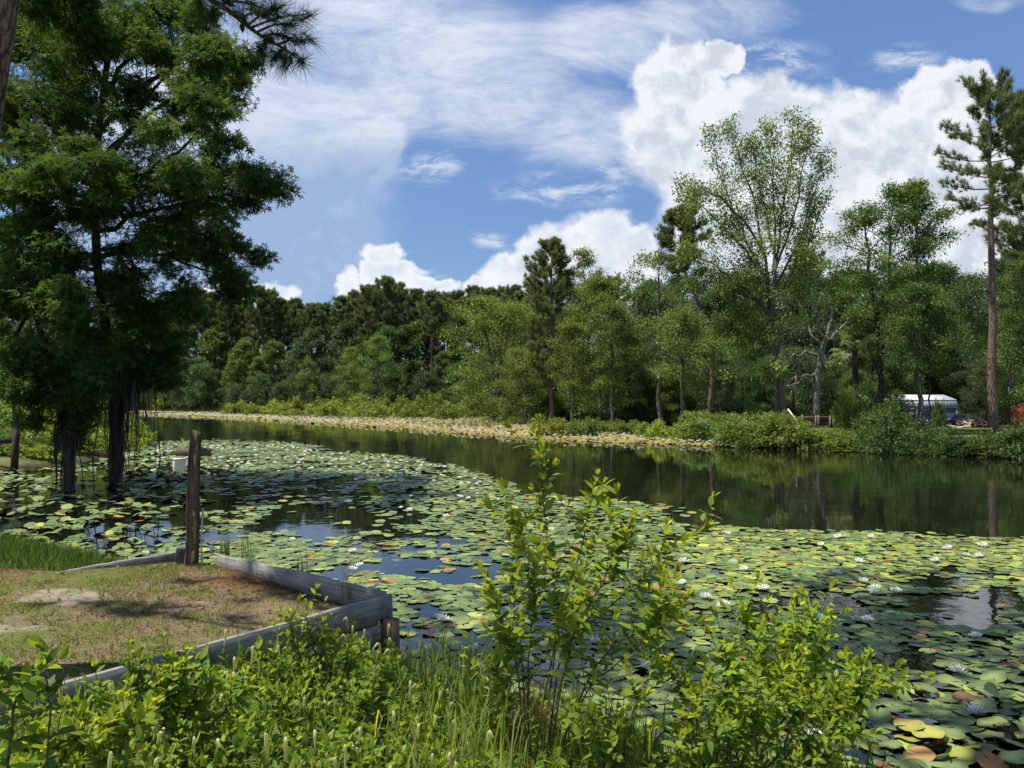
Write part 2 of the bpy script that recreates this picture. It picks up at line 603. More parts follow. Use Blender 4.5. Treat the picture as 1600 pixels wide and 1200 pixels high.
def build_ground():
    xs = axis(-700, 700, .35, 40); ys = axis(-300, 900, .35, 40)
    X, Y = np.meshgrid(xs, ys)
    Z = height(X, Y)
    mb = MB()
    nx, ny = len(xs), len(ys)
    i = (np.arange(ny - 1)[:, None] * nx + np.arange(nx - 1)[None]).ravel()
    mb.add(np.stack([X, Y, Z], -1).reshape(-1, 3), [np.stack([i, i + 1, i + nx + 1, i + nx], -1)])
    tag(mb.obj('ground', ground_material(), smooth=True), kind='structure')


def water_material():
    m, N, out = new_mat('dark_pond_water')
    g = N.n('ShaderNodeNewGeometry')
    P = g.outputs['Position']
    n1 = N.noise(N.vmath('MULTIPLY', P, (1, 1, 0)), 3.2, 3, .5)
    n2 = N.noise(N.vmath('MULTIPLY', P, (.30, 1.0, 0)), .9, 3, .5)
    calm = N.mapr(N.noise(P, .11, 3, .5), .42, .62, .25, 1.0)
    h = N.math('MULTIPLY', N.math('ADD', N.math('MULTIPLY', n1, .5), n2), calm)
    b = principled(N, out, (.006, .008, .004), .02, .7, h, bump_strength=.35, bump_dist=.028)
    b.inputs['IOR'].default_value = 1.5
    return m


def build_water():
    mb = MB()
    p = np.array(SHORE)
    t = norm(np.roll(p, -1, 0) - np.roll(p, 1, 0))
    o = p + np.stack([t[:, 1], -t[:, 0]], 1) * .5
    mb.add(np.concatenate([o, np.zeros((len(o), 1))], 1), [np.arange(len(o))[None]])
    tag(mb.obj('water', water_material()), kind='structure')


build_ground()
build_water()

# ------------------------------------------------------------------ tree builders
def side_dir(rng, t, spread, up):
    """a direction leaving tangent t at about `spread` radians, mostly sideways"""
    v = rng.normal(size=3); v[2] *= .45
    p = norm(np.cross(t, np.cross(v, t)))
    d = t * math.cos(spread) + p * math.sin(spread)
    d[2] += up
    return norm(d)


def branchlets(rng, path, r, wood, clumps, n, length, s0=.3, spread=.85, up=.12, rc=.5, sides=4, droop=0.0, depth=1):
    """side branches along a limb; the leafy ends are appended to clumps as (x, y, z, radius)"""
    for k in range(n):
        s = s0 + (1 - s0) * (k + rng.uniform(.1, .9)) / n
        p, t = along(path, s)
        d = side_dir(rng, t, spread * rng.uniform(.7, 1.25), up)
        L = length * (1.15 - .65 * s) * rng.uniform(.65, 1.2)
        e = p + d * L; e[2] -= droop * L
        mid = p + d * L * .5 + rng.normal(size=3) * .04 * L
        pts = crom([p, mid, e], 5)
        if wood is not None:
            wood.tube(pts, np.linspace(max(r * .4 * (1 - .5 * s), .006), .004, 5), sides, cap=False)
        if depth > 1:
            branchlets(rng, pts, r * .4, wood, clumps, 3, L * .55, .35, spread, up, rc * .8, 3, droop, depth - 1)
        for q in (.55, 1.0):
            c, _ = along(pts, q)
            clumps.append((*c, rc * rng.uniform(.7, 1.2)))
    clumps.append((*path[-1], rc * .9))


def leaves(mb, rng, clumps, per, size, pal, tmpl=T_DIA, flat=.55, up=.9, hang=0.0, vary=.28, fill=1.0):
    C = np.array(clumps)
    w = C[:, 3] / C[:, 3].mean()
    cnt = np.maximum(1, rng.poisson(per * np.minimum(w, 2) ** 1.6))
    idx = np.repeat(np.arange(len(C)), cnt)
    N = len(idx)
    g = rng.normal(size=(N, 3)) * .55 * fill
    r = np.linalg.norm(g, axis=1, keepdims=True); g = g / np.maximum(1, r / 1.25)
    pos = C[idx, :3] + g * C[idx, 3:4] * np.array([1, 1, flat])
    nrm = norm(np.array([0, 0, up]) + rng.normal(size=(N, 3)) * .55)
    d = norm(g * .6 + rng.normal(size=(N, 3)) * .6 + np.array([0, 0, -hang]))
    pal = np.array(pal)
    ck = rng.uniform(0, len(pal) - 1.001, len(C))
    cv = rng.lognormal(0, vary * .6, len(C))
    k = np.clip(ck[idx] + rng.normal(size=N) * .3, 0, len(pal) - 1.001)
    i = k.astype(int); f = (k - i)[:, None]
    col = (pal[i] * (1 - f) + pal[np.minimum(i + 1, len(pal) - 1)] * f) * (cv[idx] * rng.lognormal(0, vary * .5, N))[:, None]
    s = size * rng.uniform(.65, 1.25, N)
    mb.scatter(tmpl, pos, d, nrm, s, col)


GREEN_DARK = [(.055, .098, .030), (.075, .125, .037), (.098, .152, .045)]
GREEN_MID = [(.070, .120, .028), (.095, .152, .034), (.125, .180, .042)]
GREEN_LIGHT = [(.105, .172, .032), (.140, .205, .042), (.180, .230, .052)]
GREEN_BLUE = [(.050, .085, .042), (.072, .110, .052), (.095, .135, .065)]
OLIVE = [(.105, .150, .036), (.150, .190, .046), (.200, .230, .062)]
NEEDLE = [(.105, .145, .052), (.138, .175, .062), (.175, .205, .075)]
YELLOW_GREEN = [(.17, .23, .03), (.23, .30, .035), (.30, .35, .045)]
NEAR_G = [(.16, .26, .03), (.21, .31, .036), (.26, .345, .045)]
NEAR_T = [(.28, .37, .035), (.34, .42, .035), (.42, .46, .05)]


def broad(seed, H, base=.25, radius=3.5, nlimb=22, prof=None, rise=(.15, .75), nsec=5, per=38, size=.2, pal=GREEN_MID, rc=.65,
          trunk_r=.16, tmpl=T_DIA, bark=None, flat=.55, fork=1, lean=(0, 0), droop=0.0, depth=1, seclen=.42, hang=.2, wob=.02):
    """an unlinked (trunk mesh, crown mesh) pair of a broadleaf tree of height H standing on the origin"""
    rng = np.random.default_rng(seed)
    prof = prof or (lambda t: math.sin(math.pi * min(1, .12 + .9 * t)) ** .7)
    wood, crown, clumps = MB(), MB(), []
    tips = []
    for f in range(fork):
        a = 2 * math.pi * (f + rng.uniform(-.2, .2)) / fork
        sp = (radius * .35 if fork > 1 else 0)
        pts = [np.array([0, 0, -.25]), np.array([lean[0] * .25, lean[1] * .25, H * .28])]
        if fork > 1:
            pts[0][:2] = [math.cos(a) * trunk_r * .5, math.sin(a) * trunk_r * .5]
        pts.append(np.array([lean[0] * .6 + math.cos(a) * sp * .55, lean[1] * .6 + math.sin(a) * sp * .55, H * .62]))
        pts.append(np.array([lean[0] + math.cos(a) * sp, lean[1] + math.sin(a) * sp, H * (.97 if f == 0 else rng.uniform(.8, .95))]))
        path = crom(pts, 14)
        path[1:] += rng.normal(size=(13, 3)) * np.array([H, H, 0]) * wob * .35
        r = trunk_r * (1 - np.linspace(0, 1, 14)) ** .75 + .012
        r[0] *= 1.35
        wood.tube(path, r, 8)
        tips.append(path)
        n = max(3, nlimb // fork)
        for k in range(n):
            t = (k + rng.uniform(0, 1)) / n
            s = base + (.98 - base) * t
            p, tg = along(path, s)
            az = 2.39996 * k + rng.uniform(-.5, .5) + f * 1.3
            L = radius * prof(t) * rng.uniform(.72, 1.15)
            e = rise[0] + (rise[1] - rise[0]) * t + rng.uniform(-.12, .12)
            h = np.array([math.cos(az), math.sin(az), 0])
            d0 = h * math.cos(e) + np.array([0, 0, math.sin(e)])
            end = p + d0 * L + np.array([0, 0, -droop * L])
            mid = p + d0 * L * .5 + np.array([0, 0, .06 * L]) + rng.normal(size=3) * .05 * L
            lp = crom([p, mid, end], 7)
            lr = max(.012, trunk_r * .38 * (1 - .6 * t) * L / radius)
            wood.tube(lp, np.linspace(lr, .006, 7), 5, cap=False)
            branchlets(rng, lp, lr, wood, clumps, nsec, max(.5, L * seclen), .25, .85, .1, rc, 4, droop * .5, depth)
    leaves(crown, rng, clumps, per, size, pal, tmpl, flat, hang=hang)
    return wood.mesh('trunk', bark or M_BARK, True), crown.mesh('crown', M_LEAF)


def pine(seed, H, base=.5, radius=2.4, nbr=44, trunk_r=.2, tuft=T_TUFT_FAR, tsize=.42, ntuft=5, pal=NEEDLE, prof=None, lean=(0, 0), nsub=6,
         stubs=6, bend=0.0, up0=.02, up1=.75):
    rng = np.random.default_rng(seed)
    prof = prof or (lambda t: (math.sin(math.pi * (.16 + .80 * t)) ** .8))
    wood, crown = MB(), MB()
    path = crom([np.array([0, 0, -.25]), np.array([lean[0] * .3 + bend, lean[1] * .3, H * .4]), np.array([lean[0] * .7 - bend * .5, lean[1] * .7, H * .75]),
                 np.array([lean[0], lean[1], H])], 16)
    path[1:-1] += rng.normal(size=(14, 3)) * np.array([.04, .04, 0]) * trunk_r * 4
    r = trunk_r * (1 - np.linspace(0, 1, 16) ** 1.3 * .93)
    r[0] *= 1.25
    wood.tube(path, r, 9)
    P, D, S = [], [], []
    for k in range(stubs):
        s = rng.uniform(max(.15, base - .25), base + .05)
        p, _ = along(path, s)
        az = rng.uniform(0, 6.28); L = rng.uniform(.3, 1.0) * radius * .35
        e = p + np.array([math.cos(az) * L, math.sin(az) * L, rng.uniform(-.1, .3) * L])
        wood.tube(np.array([p, (p + e) / 2 + [0, 0, .04], e]), [.03, .02, .008], 4, cap=False)
    for k in range(nbr):
        t = min(1, (k + rng.uniform(0, 1.2)) / nbr)
        p, _ = along(path, base + (1 - base) * t)
        az = 2.39996 * k + rng.uniform(-.6, .6)
        L = radius * prof(t) * rng.uniform(.6, 1.18)
        e = up0 + (up1 - up0) * t + rng.uniform(-.18, .18)
        h = np.array([math.cos(az), math.sin(az), 0])
        end = p + h * L * math.cos(e) + np.array([0, 0, L * math.sin(e) + .10 * L])
        mid = p + h * L * .5 * math.cos(e) + np.array([0, 0, L * .5 * math.sin(e) - .03 * L])
        lp = crom([p, mid, end], 6)
        wood.tube(lp, np.linspace(max(.014, trunk_r * .22 * (1 - .7 * t)), .007, 6), 4, cap=False)
        for j in range(nsub + 1):
            s = .38 + .62 * (j + rng.uniform(0, .8)) / nsub
            q, tg = along(lp, s)
            dd = side_dir(rng, tg, rng.uniform(.3, 1.0), .3)
            bl = rng.uniform(.12, .34) * L * (1.2 - .6 * min(s, 1))
            for m in range(ntuft):
                f = (m + .6) / ntuft
                P.append(q + dd * bl * f + rng.normal(size=3) * tsize * .28)
                D.append(norm(dd + rng.normal(size=3) * .35 + np.array([0, 0, .35])))
    P, D = np.array(P), np.array(D)
    n = len(P)
    pal = np.array(pal)
    k = rng.uniform(0, len(pal) - 1.001, n); i = k.astype(int); f = (k - i)[:, None]
    col = (pal[i] * (1 - f) + pal[i + 1] * f) * rng.lognormal(0, .15, n)[:, None]
    crown.scatter(tuft, P, D, rng.normal(size=(n, 3)), tsize * rng.uniform(.75, 1.2, n), col)
    return wood.mesh('trunk', M_PINE_BARK, True), crown.mesh('crown', M_NEEDLE)


def shrub(seed, w, h, per=26, size=.13, pal=GREEN_LIGHT, n=70, stems=9, rc=.28, tmpl=T_DIA, lobes=5, bark=None):
    """a bushy mound: stems fanning out from the ground, leaf clumps over several uneven lobes"""
    rng = np.random.default_rng(seed)
    wood, crown, clumps = MB(), MB(), []
    lob = [(rng.uniform(-.32, .32) * w, rng.uniform(-.3, .3) * w, rng.uniform(.45, 1.0)) for _ in range(lobes)]
    for k in range(n):
        lx, ly, lh = lob[k % lobes]
        a = rng.uniform(0, 6.28); z = rng.uniform(.0, 1)
        rr = math.sqrt(max(0, 1 - z ** 2.4)) * w * .30 * rng.uniform(.75, 1.1)
        clumps.append((lx + math.cos(a) * rr, ly + math.sin(a) * rr, .06 * h + z * h * lh * .93, rc * rng.uniform(.7, 1.3)))
    for k in range(stems):
        c = clumps[rng.integers(len(clumps))]
        b = np.array([rng.uniform(-.14, .14) * w, rng.uniform(-.14, .14) * w, -.15])
        e = np.array(c[:3])
        wood.tube(crom([b, (b * .4 + e * .6) * [1, 1, .8] + [0, 0, .15 * h], e], 6), np.linspace(.022, .006, 6) * max(h, .6), 4, cap=False)
    for k in range(n // 4):       # sprigs standing out of the outline
        c = clumps[rng.integers(len(clumps))]
        d = norm(np.array([c[0], c[1], h * .6]) + rng.normal(size=3) * .3 * h)
        for q in (.5, 1.0):
            clumps.append((c[0] + d[0] * q * .22 * h, c[1] + d[1] * q * .22 * h, c[2] + abs(d[2]) * q * .22 * h, rc * .45))
    leaves(crown, rng, clumps, per, size, pal, tmpl, .7, up=.7, hang=.05)
    return wood.mesh('stems', bark or M_TWIG, True), crown.mesh('foliage', M_LEAF)


def plant_tree(name, label, cat, meshes, x, y, scale=1.0, rotz=0.0, group=None, z=None, parts=('trunk', 'crown')):
    t = thing(name, label, cat, (x, y, hz(x, y) if z is None else z), group, rotz, scale)
    for pn, me in zip(parts, meshes):
        link_mesh(pn, me, t)
    return t


def at_px(px, Y):
    return (px - 800) / F_PX * Y, Y


def top_scale(py_top, x, y, H):
    """uniform scale that brings a tree of height H standing at (x, y) up to pixel row py_top"""
    z = W(800, py_top, y)[2]
    return (z - hz(x, y)) / H


rnd = random.Random(11)

# ------------------------------------------------------------------ the far forest across the pond
FAR_PINES = [pine(100 + i, 22, base=(.42, .5, .36, .55)[i], radius=(3.0, 2.7, 3.3, 2.5)[i], nbr=(52, 46, 60, 40)[i], trunk_r=.24, tsize=.62, ntuft=4, nsub=5) for i in range(4)]
FAR_BROAD = [broad(120 + i, 15, base=(.1, .12, .06, .1)[i], radius=(3.4, 2.9, 3.9, 3.0)[i], nlimb=24, nsec=5, per=44, size=.34, rc=.85, trunk_r=.17,
                   pal=(GREEN_MID, GREEN_DARK, GREEN_BLUE, GREEN_LIGHT)[i]) for i in range(4)]
FAR_OAK = [broad(140 + i, 11, base=.04, radius=5.0, nlimb=30, nsec=6, per=34, size=.34, rc=1.0, trunk_r=.34, rise=(.1, .9), pal=(GREEN_DARK, GREEN_BLUE)[i], bark=M_DARK_BARK)
           for i in range(2)]

# skyline of the forest as the photograph shows it: (pixel x, pixel y of the tree tops)
SKYLINE = [(150, 455), (270, 462), (330, 452), (350, 466), (372, 462), (410, 452), (440, 462), (478, 470), (510, 478), (545, 466), (580, 440), (615, 432), (640, 455), (672, 452),
           (700, 462), (730, 450), (765, 445), (800, 442), (835, 430), (900, 400)]


def sky_top(px):
    return float(np.interp(px, [a for a, b in SKYLINE], [b for a, b in SKYLINE]))


def far_forest():
    gp = "tall pines in the far forest row across the pond"
    gb = "broadleaf trees under the far pines"
    back = "pines at the back of the far forest"
    px = 176
    k = 0
    while px < 830:                                   # the row of pines that makes the skyline
        Y = float(np.interp(px, [150, 420, 720, 850], [158, 136, 120, 96])) + rnd.uniform(-3, 6)
        x, y = at_px(px, Y)
        m = k % 4
        s = top_scale(sky_top(px) + rnd.uniform(-5, 14), x, y, 22)
        plant_tree('pine_tree', 'tall dark pine in the far forest skyline across the pond', 'tree', FAR_PINES[m], x, y, s, rnd.uniform(0, 6.3), gp)
        px += rnd.uniform(17, 31); k += 1
    px = 160
    while px < 860:                                   # behind them, a little lower
        Y = float(np.interp(px, [150, 420, 720, 850], [172, 152, 136, 116])) + rnd.uniform(-3, 6)
        x, y = at_px(px, Y)
        s = top_scale(sky_top(px) + rnd.uniform(12, 34), x, y, 22)
        plant_tree('pine_tree', 'dark pine half hidden behind the far forest row', 'tree', FAR_PINES[rnd.randrange(4)], x, y, s, rnd.uniform(0, 6.3), back)
        px += rnd.uniform(18, 30)
    px = 180
    while px < 800:                                   # broadleaf trees in front of and between the pines
        Y = float(np.interp(px, [150, 420, 720, 850], [153, 128, 114, 90])) + rnd.uniform(-2, 5)
        x, y = at_px(px, Y)
        m = rnd.choice((0, 0, 1, 1, 2, 2, 3))
        s = top_scale(rnd.uniform(496, 565), x, y, 15)
        plant_tree('broadleaf_tree', 'bushy green tree standing below the far pine tops', 'tree', FAR_BROAD[m], x, y, (s * rnd.uniform(.9, 1.15), s, s), rnd.uniform(0, 6.3), gb)
        px += rnd.uniform(17, 30)
    px = 190
    while px < 760:                                   # the lower storey on the waterline
        Y = float(np.interp(px, [150, 420, 720, 850], [148, 121, 106, 84])) + rnd.uniform(-1, 3)
        x, y = at_px(px, Y)
        s = top_scale(rnd.uniform(566, 612), x, y, 11)
        plant_tree('understory_tree', 'low dark tree on the far waterline under the forest', 'tree', FAR_OAK[rnd.randrange(2)], x, y, (s * .8, s * .8, s), rnd.uniform(0, 6.3),
                   "low trees along the far waterline")
        px += rnd.uniform(20, 34)
    for (a, b, Y0, Y1, st) in ((150, 860, 176, 150, 20), (800, 1680, 128, 122, 26)):     # low dense trees closing the wood at the back
        px = a
        while px < b:
            Y = Y0 + (Y1 - Y0) * (px - a) / (b - a) + rnd.uniform(-3, 3)
            x, y = at_px(px, Y)
            s = top_scale(rnd.uniform(545, 585), x, y, 11)
            plant_tree('understory_tree', 'dense low tree closing the view at the back of the wood', 'tree', FAR_OAK[rnd.randrange(2)], x, y, (s * 1.1, s * 1.1, s), rnd.uniform(0, 6.3), "dense low trees at the back of the wood")
            px += st * rnd.uniform(.8, 1.2)
    # trees further left, seen through and under the shaded tree on the near bank
    for px, Y, top in ((-60, 60, 430), (-20, 66, 470), (20, 62, 520), (50, 70, 500), (85, 66, 470), (120, 75, 480), (150, 80, 510), (60, 92, 440), (-10, 95, 420), (110, 105, 450),
                       (-110, 64, 450), (185, 120, 470)):
        x, y = at_px(px, Y)
        s = top_scale(top, x, y, 15)
        plant_tree('broadleaf_tree', 'green tree behind the shaded bank where the pond bends away', 'tree', FAR_BROAD[rnd.randrange(3)], x, y, s, rnd.uniform(0, 6.3),
                   "trees behind the near bank of the pond bend")


far_forest()

# single trees that stand out of the far row
NEAR_LIGHT = [broad(160 + i, 10, base=.15, radius=2.8, nlimb=24, nsec=5, per=45, size=0.172, rc=.6, trunk_r=.13, pal=(GREEN_LIGHT, GREEN_MID, OLIVE)[i]) for i in range(3)]
SPARSE = broad(170, 8, base=.35, radius=1.9, nlimb=13, nsec=3, per=18, size=0.180, rc=.45, trunk_r=.11, pal=GREEN_LIGHT)
for px, Y, top, wsc, me, H, lab in (
        (480, 106, 556, 1.0, SPARSE, 8, 'thin half bare sapling in the flooded shrubs before the dark forest'),
        (590, 108, 522, 1.0, NEAR_LIGHT[0], 10, 'yellow green tree shining out from below the two highest far pines'),
        (548, 110, 540, .9, NEAR_LIGHT[0], 10, 'bright green tree with open crown between sapling and yellow green tree'),
        (630, 104, 585, .55, SPARSE, 8, 'slight pale sapling rising from the reedy shrubs beside the tall straight trunk'),
        (290, 140, 560, .7, NEAR_LIGHT[2], 10, 'slim olive tree on the far shore close to the moss hung trunk'),
        (674, 112, 460, 1.0, FAR_PINES[3], 22, 'pine with a long bare straight trunk in the centre of the far shore')):
    x, y = at_px(px, Y)
    s = top_scale(top, x, y, H)
    plant_tree('pine_tree' if H == 22 else 'young_tree', lab, 'tree', me, x, y, (s * wsc, s * wsc, s), rnd.uniform(0, 6))

# ------------------------------------------------------------------ trees on the right-hand shore
BACK_DARK = [broad(200 + i, 14, base=.05, radius=(4.6, 4.0, 5.2)[i], nlimb=32, nsec=6, per=69, size=0.205, rc=.85, trunk_r=.26, pal=(GREEN_DARK, GREEN_MID, GREEN_BLUE)[i],
                   bark=M_DARK_BARK) for i in range(3)]
MID_PINE = [pine(210 + i, 17, base=(.45, .55, .3)[i], radius=(2.6, 2.4, 3.0)[i], nbr=(46, 40, 60)[i], trunk_r=.22, tuft=T_TUFT_MID, tsize=.42, ntuft=5, nsub=6) for i in range(3)]


def right_shore():
    gdark = "dark trees filling the wood behind the far lawn"
    spots = [(800, 92, 470, 0), (835, 84, 455, 1), (880, 88, 430, 0), (920, 92, 450, 2), (960, 96, 470, 1), (1000, 92, 495, 0), (1040, 96, 480, 1), (1080, 98, 500, 2), (1120, 94, 505, 0),
             (1160, 98, 480, 1), (1200, 94, 500, 2), (1245, 98, 470, 0), (1290, 94, 500, 1), (1330, 100, 470, 2), (1375, 104, 480, 0), (1420, 100, 470, 1), (1465, 104, 490, 2),
             (1510, 100, 480, 1), (1555, 104, 470, 0), (1600, 98, 460, 2), (1640, 92, 430, 0), (985, 78, 560, 0), (1025, 84, 565, 2), (1130, 80, 540, 0), (1165, 84, 575, 2), (1260, 86, 575, 1),
             (1300, 82, 590, 2), (1345, 88, 570, 0), (1520, 96, 560, 2), (1575, 92, 540, 1), (1460, 98, 560, 0), (1625, 78, 480, 2), (1680, 80, 430, 1),
             (1015, 82, 432, 0), (1070, 86, 425, 2), (1125, 84, 440, 1), (1165, 88, 420, 0), (1245, 84, 418, 2), (1300, 82, 428, 1), (1345, 86, 415, 0), (1400, 88, 425, 2), (1470, 90, 405, 1), (1515, 86, 425, 0), (1580, 80, 400, 2)]
    for px, Y, top, m in spots:
        x, y = at_px(px, Y)
        s = top_scale(top, x, y, 14)
        plant_tree('broadleaf_tree', 'dark dense tree in the wood behind the far lawn', 'tree', BACK_DARK[m], x, y, (s * rnd.uniform(.85, 1.05), s, s), rnd.uniform(0, 6.3), gdark)
    gm = "dark leafy trees between the lawn and the wood"
    for px, Y, top, m in ((980, 66, 540, 0), (1008, 70, 505, 2), (1040, 66, 560, 1), (1090, 68, 530, 0), (1125, 64, 555, 2), (1160, 68, 520, 1), (1195, 66, 560, 0), (1240, 67, 540, 2), (1300, 68, 560, 0),
                          (1335, 66, 575, 1), (1365, 68, 520, 0), (1390, 84, 500, 1), (1480, 86, 520, 0), (1540, 66, 560, 2), (1590, 68, 520, 0)):
        x, y = at_px(px, Y)
        s = top_scale(top, x, y, 14)
        plant_tree('broadleaf_tree', 'dark leafy tree between the far lawn and the wood', 'tree', BACK_DARK[m], x, y, (s * 1.15, s * 1.15, s), rnd.uniform(0, 6.3), gm)
    gp = "pines rising behind the wood on the house side"
    for px, Y, top, m in ((1265, 84, 400, 0), (1320, 96, 430, 1), (1180, 100, 440, 2), (1060, 104, 470, 0), (1010, 100, 455, 1), (1470, 92, 430, 0), (1590, 84, 400, 1), (960, 104, 440, 2), (1640, 60, 300, 0)):
        x, y = at_px(px, Y)
        plant_tree('pine_tree', 'dark pine top showing above the wood on the house side', 'tree', MID_PINE[m], x, y, top_scale(top, x, y, 17), rnd.uniform(0, 6.3), gp)

    def single(name, lab, me, H, px, Y, top, wide=1.0, rot=None):
        x, y = at_px(px, Y)
        s = top_scale(top, x, y, H)
        return plant_tree(name, lab, 'tree', me, x, y, (s * wide, s * wide, s), rnd.uniform(0, 6.3) if rot is None else rot)

    single('pine_tree', 'dark full pine whose top overlooks the light green trees beside it', pine(231, 17, base=.18, radius=3.0, nbr=80, trunk_r=.24, tuft=T_TUFT_MID, tsize=.42, ntuft=6, nsub=6), 17, 862, 66, 384)
    single('broadleaf_tree', 'pale leafy treetop directly beside the dark full pine', broad(232, 15, base=.35, radius=2.7, nlimb=22, per=36, size=0.172, rc=.55, pal=OLIVE), 15, 912, 68, 380)
    single('broadleaf_tree', 'light green bushy tree in front of the dark full pine', broad(233, 12, base=.12, radius=3.1, nlimb=32, nsec=6, per=51, size=0.164, rc=.6, pal=GREEN_LIGHT), 12, 938, 62, 425)
    single('broadleaf_tree', 'rounded bright green tree leaning over the corner of the lily bed', broad(234, 9, base=.06, radius=3.8, nlimb=34, nsec=6, per=51, size=0.164, rc=.65, pal=GREEN_LIGHT, fork=2), 9, 775, 78, 462)
    single('broadleaf_tree', 'low light green tree under the pine, touching the lily bed', broad(235, 7, base=.05, radius=3.2, nlimb=30, nsec=6, per=48, size=0.156, rc=.6, pal=GREEN_LIGHT, fork=2), 7, 822, 70, 545)
    single('broadleaf_tree', 'slender green tree with airy crown on the bank by the thin bare trunk', broad(236, 9, base=.35, radius=2.0, nlimb=20, per=39, size=0.156, rc=.5, pal=GREEN_LIGHT), 9, 895, 56, 500)
    single('broadleaf_tree', 'tree with thin bare straight trunk before the hidden white roof', broad(237, 9, base=.5, radius=2.0, nlimb=18, per=45, size=0.148, rc=.5, pal=GREEN_MID, trunk_r=.13), 9, 957, 55, 470)
    single('broadleaf_tree', 'olive tinged spreading tree on the bank above the thick green bushes', broad(238, 8, base=.42, radius=3.4, nlimb=24, nsec=6, per=45, size=0.148, rc=.55, pal=OLIVE, trunk_r=.17, rise=(.05, .8)), 8, 1066, 54, 492)
    single('pine_tree', 'crooked dark pine leaning beside the tall open crowned tree', pine(239, 15, base=.62, radius=1.9, nbr=30, trunk_r=.17, tuft=T_TUFT_MID, tsize=.42, ntuft=6, nsub=6, lean=(-1.6, 0), bend=.9), 15, 1104, 60, 332, rot=0)
    # two stemmed tall open tree
    tall_open(1218, 46)
    single('broadleaf_tree', 'olive leaved tree reaching sideways below the crooked pine', broad(241, 11, base=.35, radius=3.6, nlimb=18, nsec=5, per=30, size=0.156, rc=.5, pal=OLIVE, rise=(-.05, .7), trunk_r=.16), 11, 1030, 58, 385, .9)
    single('broadleaf_tree', 'airy forked green tree between the tall open tree and the tall pine', broad(242, 15, base=.42, radius=3.0, nlimb=32, nsec=6, per=48, size=0.139, rc=.5, pal=GREEN_MID, fork=2, trunk_r=.19, rise=(.1, .7), bark=M_DARK_BARK), 15, 1376, 50, 280)
    single('broadleaf_tree', 'fuller green tree close beside the airy forked one, over the house', broad(243, 15, base=.38, radius=2.4, nlimb=34, nsec=6, per=51, size=0.139, rc=.5, pal=GREEN_MID, trunk_r=.15, rise=(.1, .8)), 15, 1434, 48, 268)
    single('broadleaf_tree', 'tree with pale slim trunk rising right before the blue house', broad(244, 9, base=.45, radius=2.3, nlimb=20, nsec=5, per=45, size=0.139, rc=.5, pal=GREEN_MID, trunk_r=.06), 9, 1439, 44, 440)
    single('broadleaf_tree', 'tree with dark slim trunk standing next to the pale slim one', broad(245, 9, base=.48, radius=2.3, nlimb=20, nsec=5, per=45, size=0.139, rc=.5, pal=GREEN_DARK, trunk_r=.06, bark=M_DARK_BARK), 9, 1452, 44.6, 470)
    single('pine_tree', 'tallest pine with long bare trunk near the picture edge, behind the bank', pine(246, 18, base=.54, radius=3.1, nbr=40, trunk_r=.24, tuft=T_TUFT_MID, tsize=.33, ntuft=4, nsub=8, stubs=14,
           prof=lambda t: .95 - .55 * t, up0=-.02, up1=.8), 18, 1551, 43, 148)
    single('pine_tree', 'pine partly cut by the picture edge beside the tallest pine', MID_PINE[0], 17, 1622, 50, 160)
    single('broadleaf_tree', 'rough green tree at the picture edge overhanging the red slatted fence', broad(247, 12, base=.15, radius=3.4, nlimb=30, nsec=6, per=42, size=0.156, rc=.6, pal=GREEN_MID, bark=M_DARK_BARK), 12, 1612, 46, 395)
    single('broadleaf_tree', 'scrubby green tree at the foot of the tallest pine', broad(248, 9, base=.12, radius=2.2, nlimb=24, nsec=5, per=42, size=0.139, rc=.5, pal=GREEN_MID), 9, 1578, 50, 480)
    # the gnarled grey tree hung with moss, and the palm
    gnarled(1272, 62)
    palm(1336, 51)


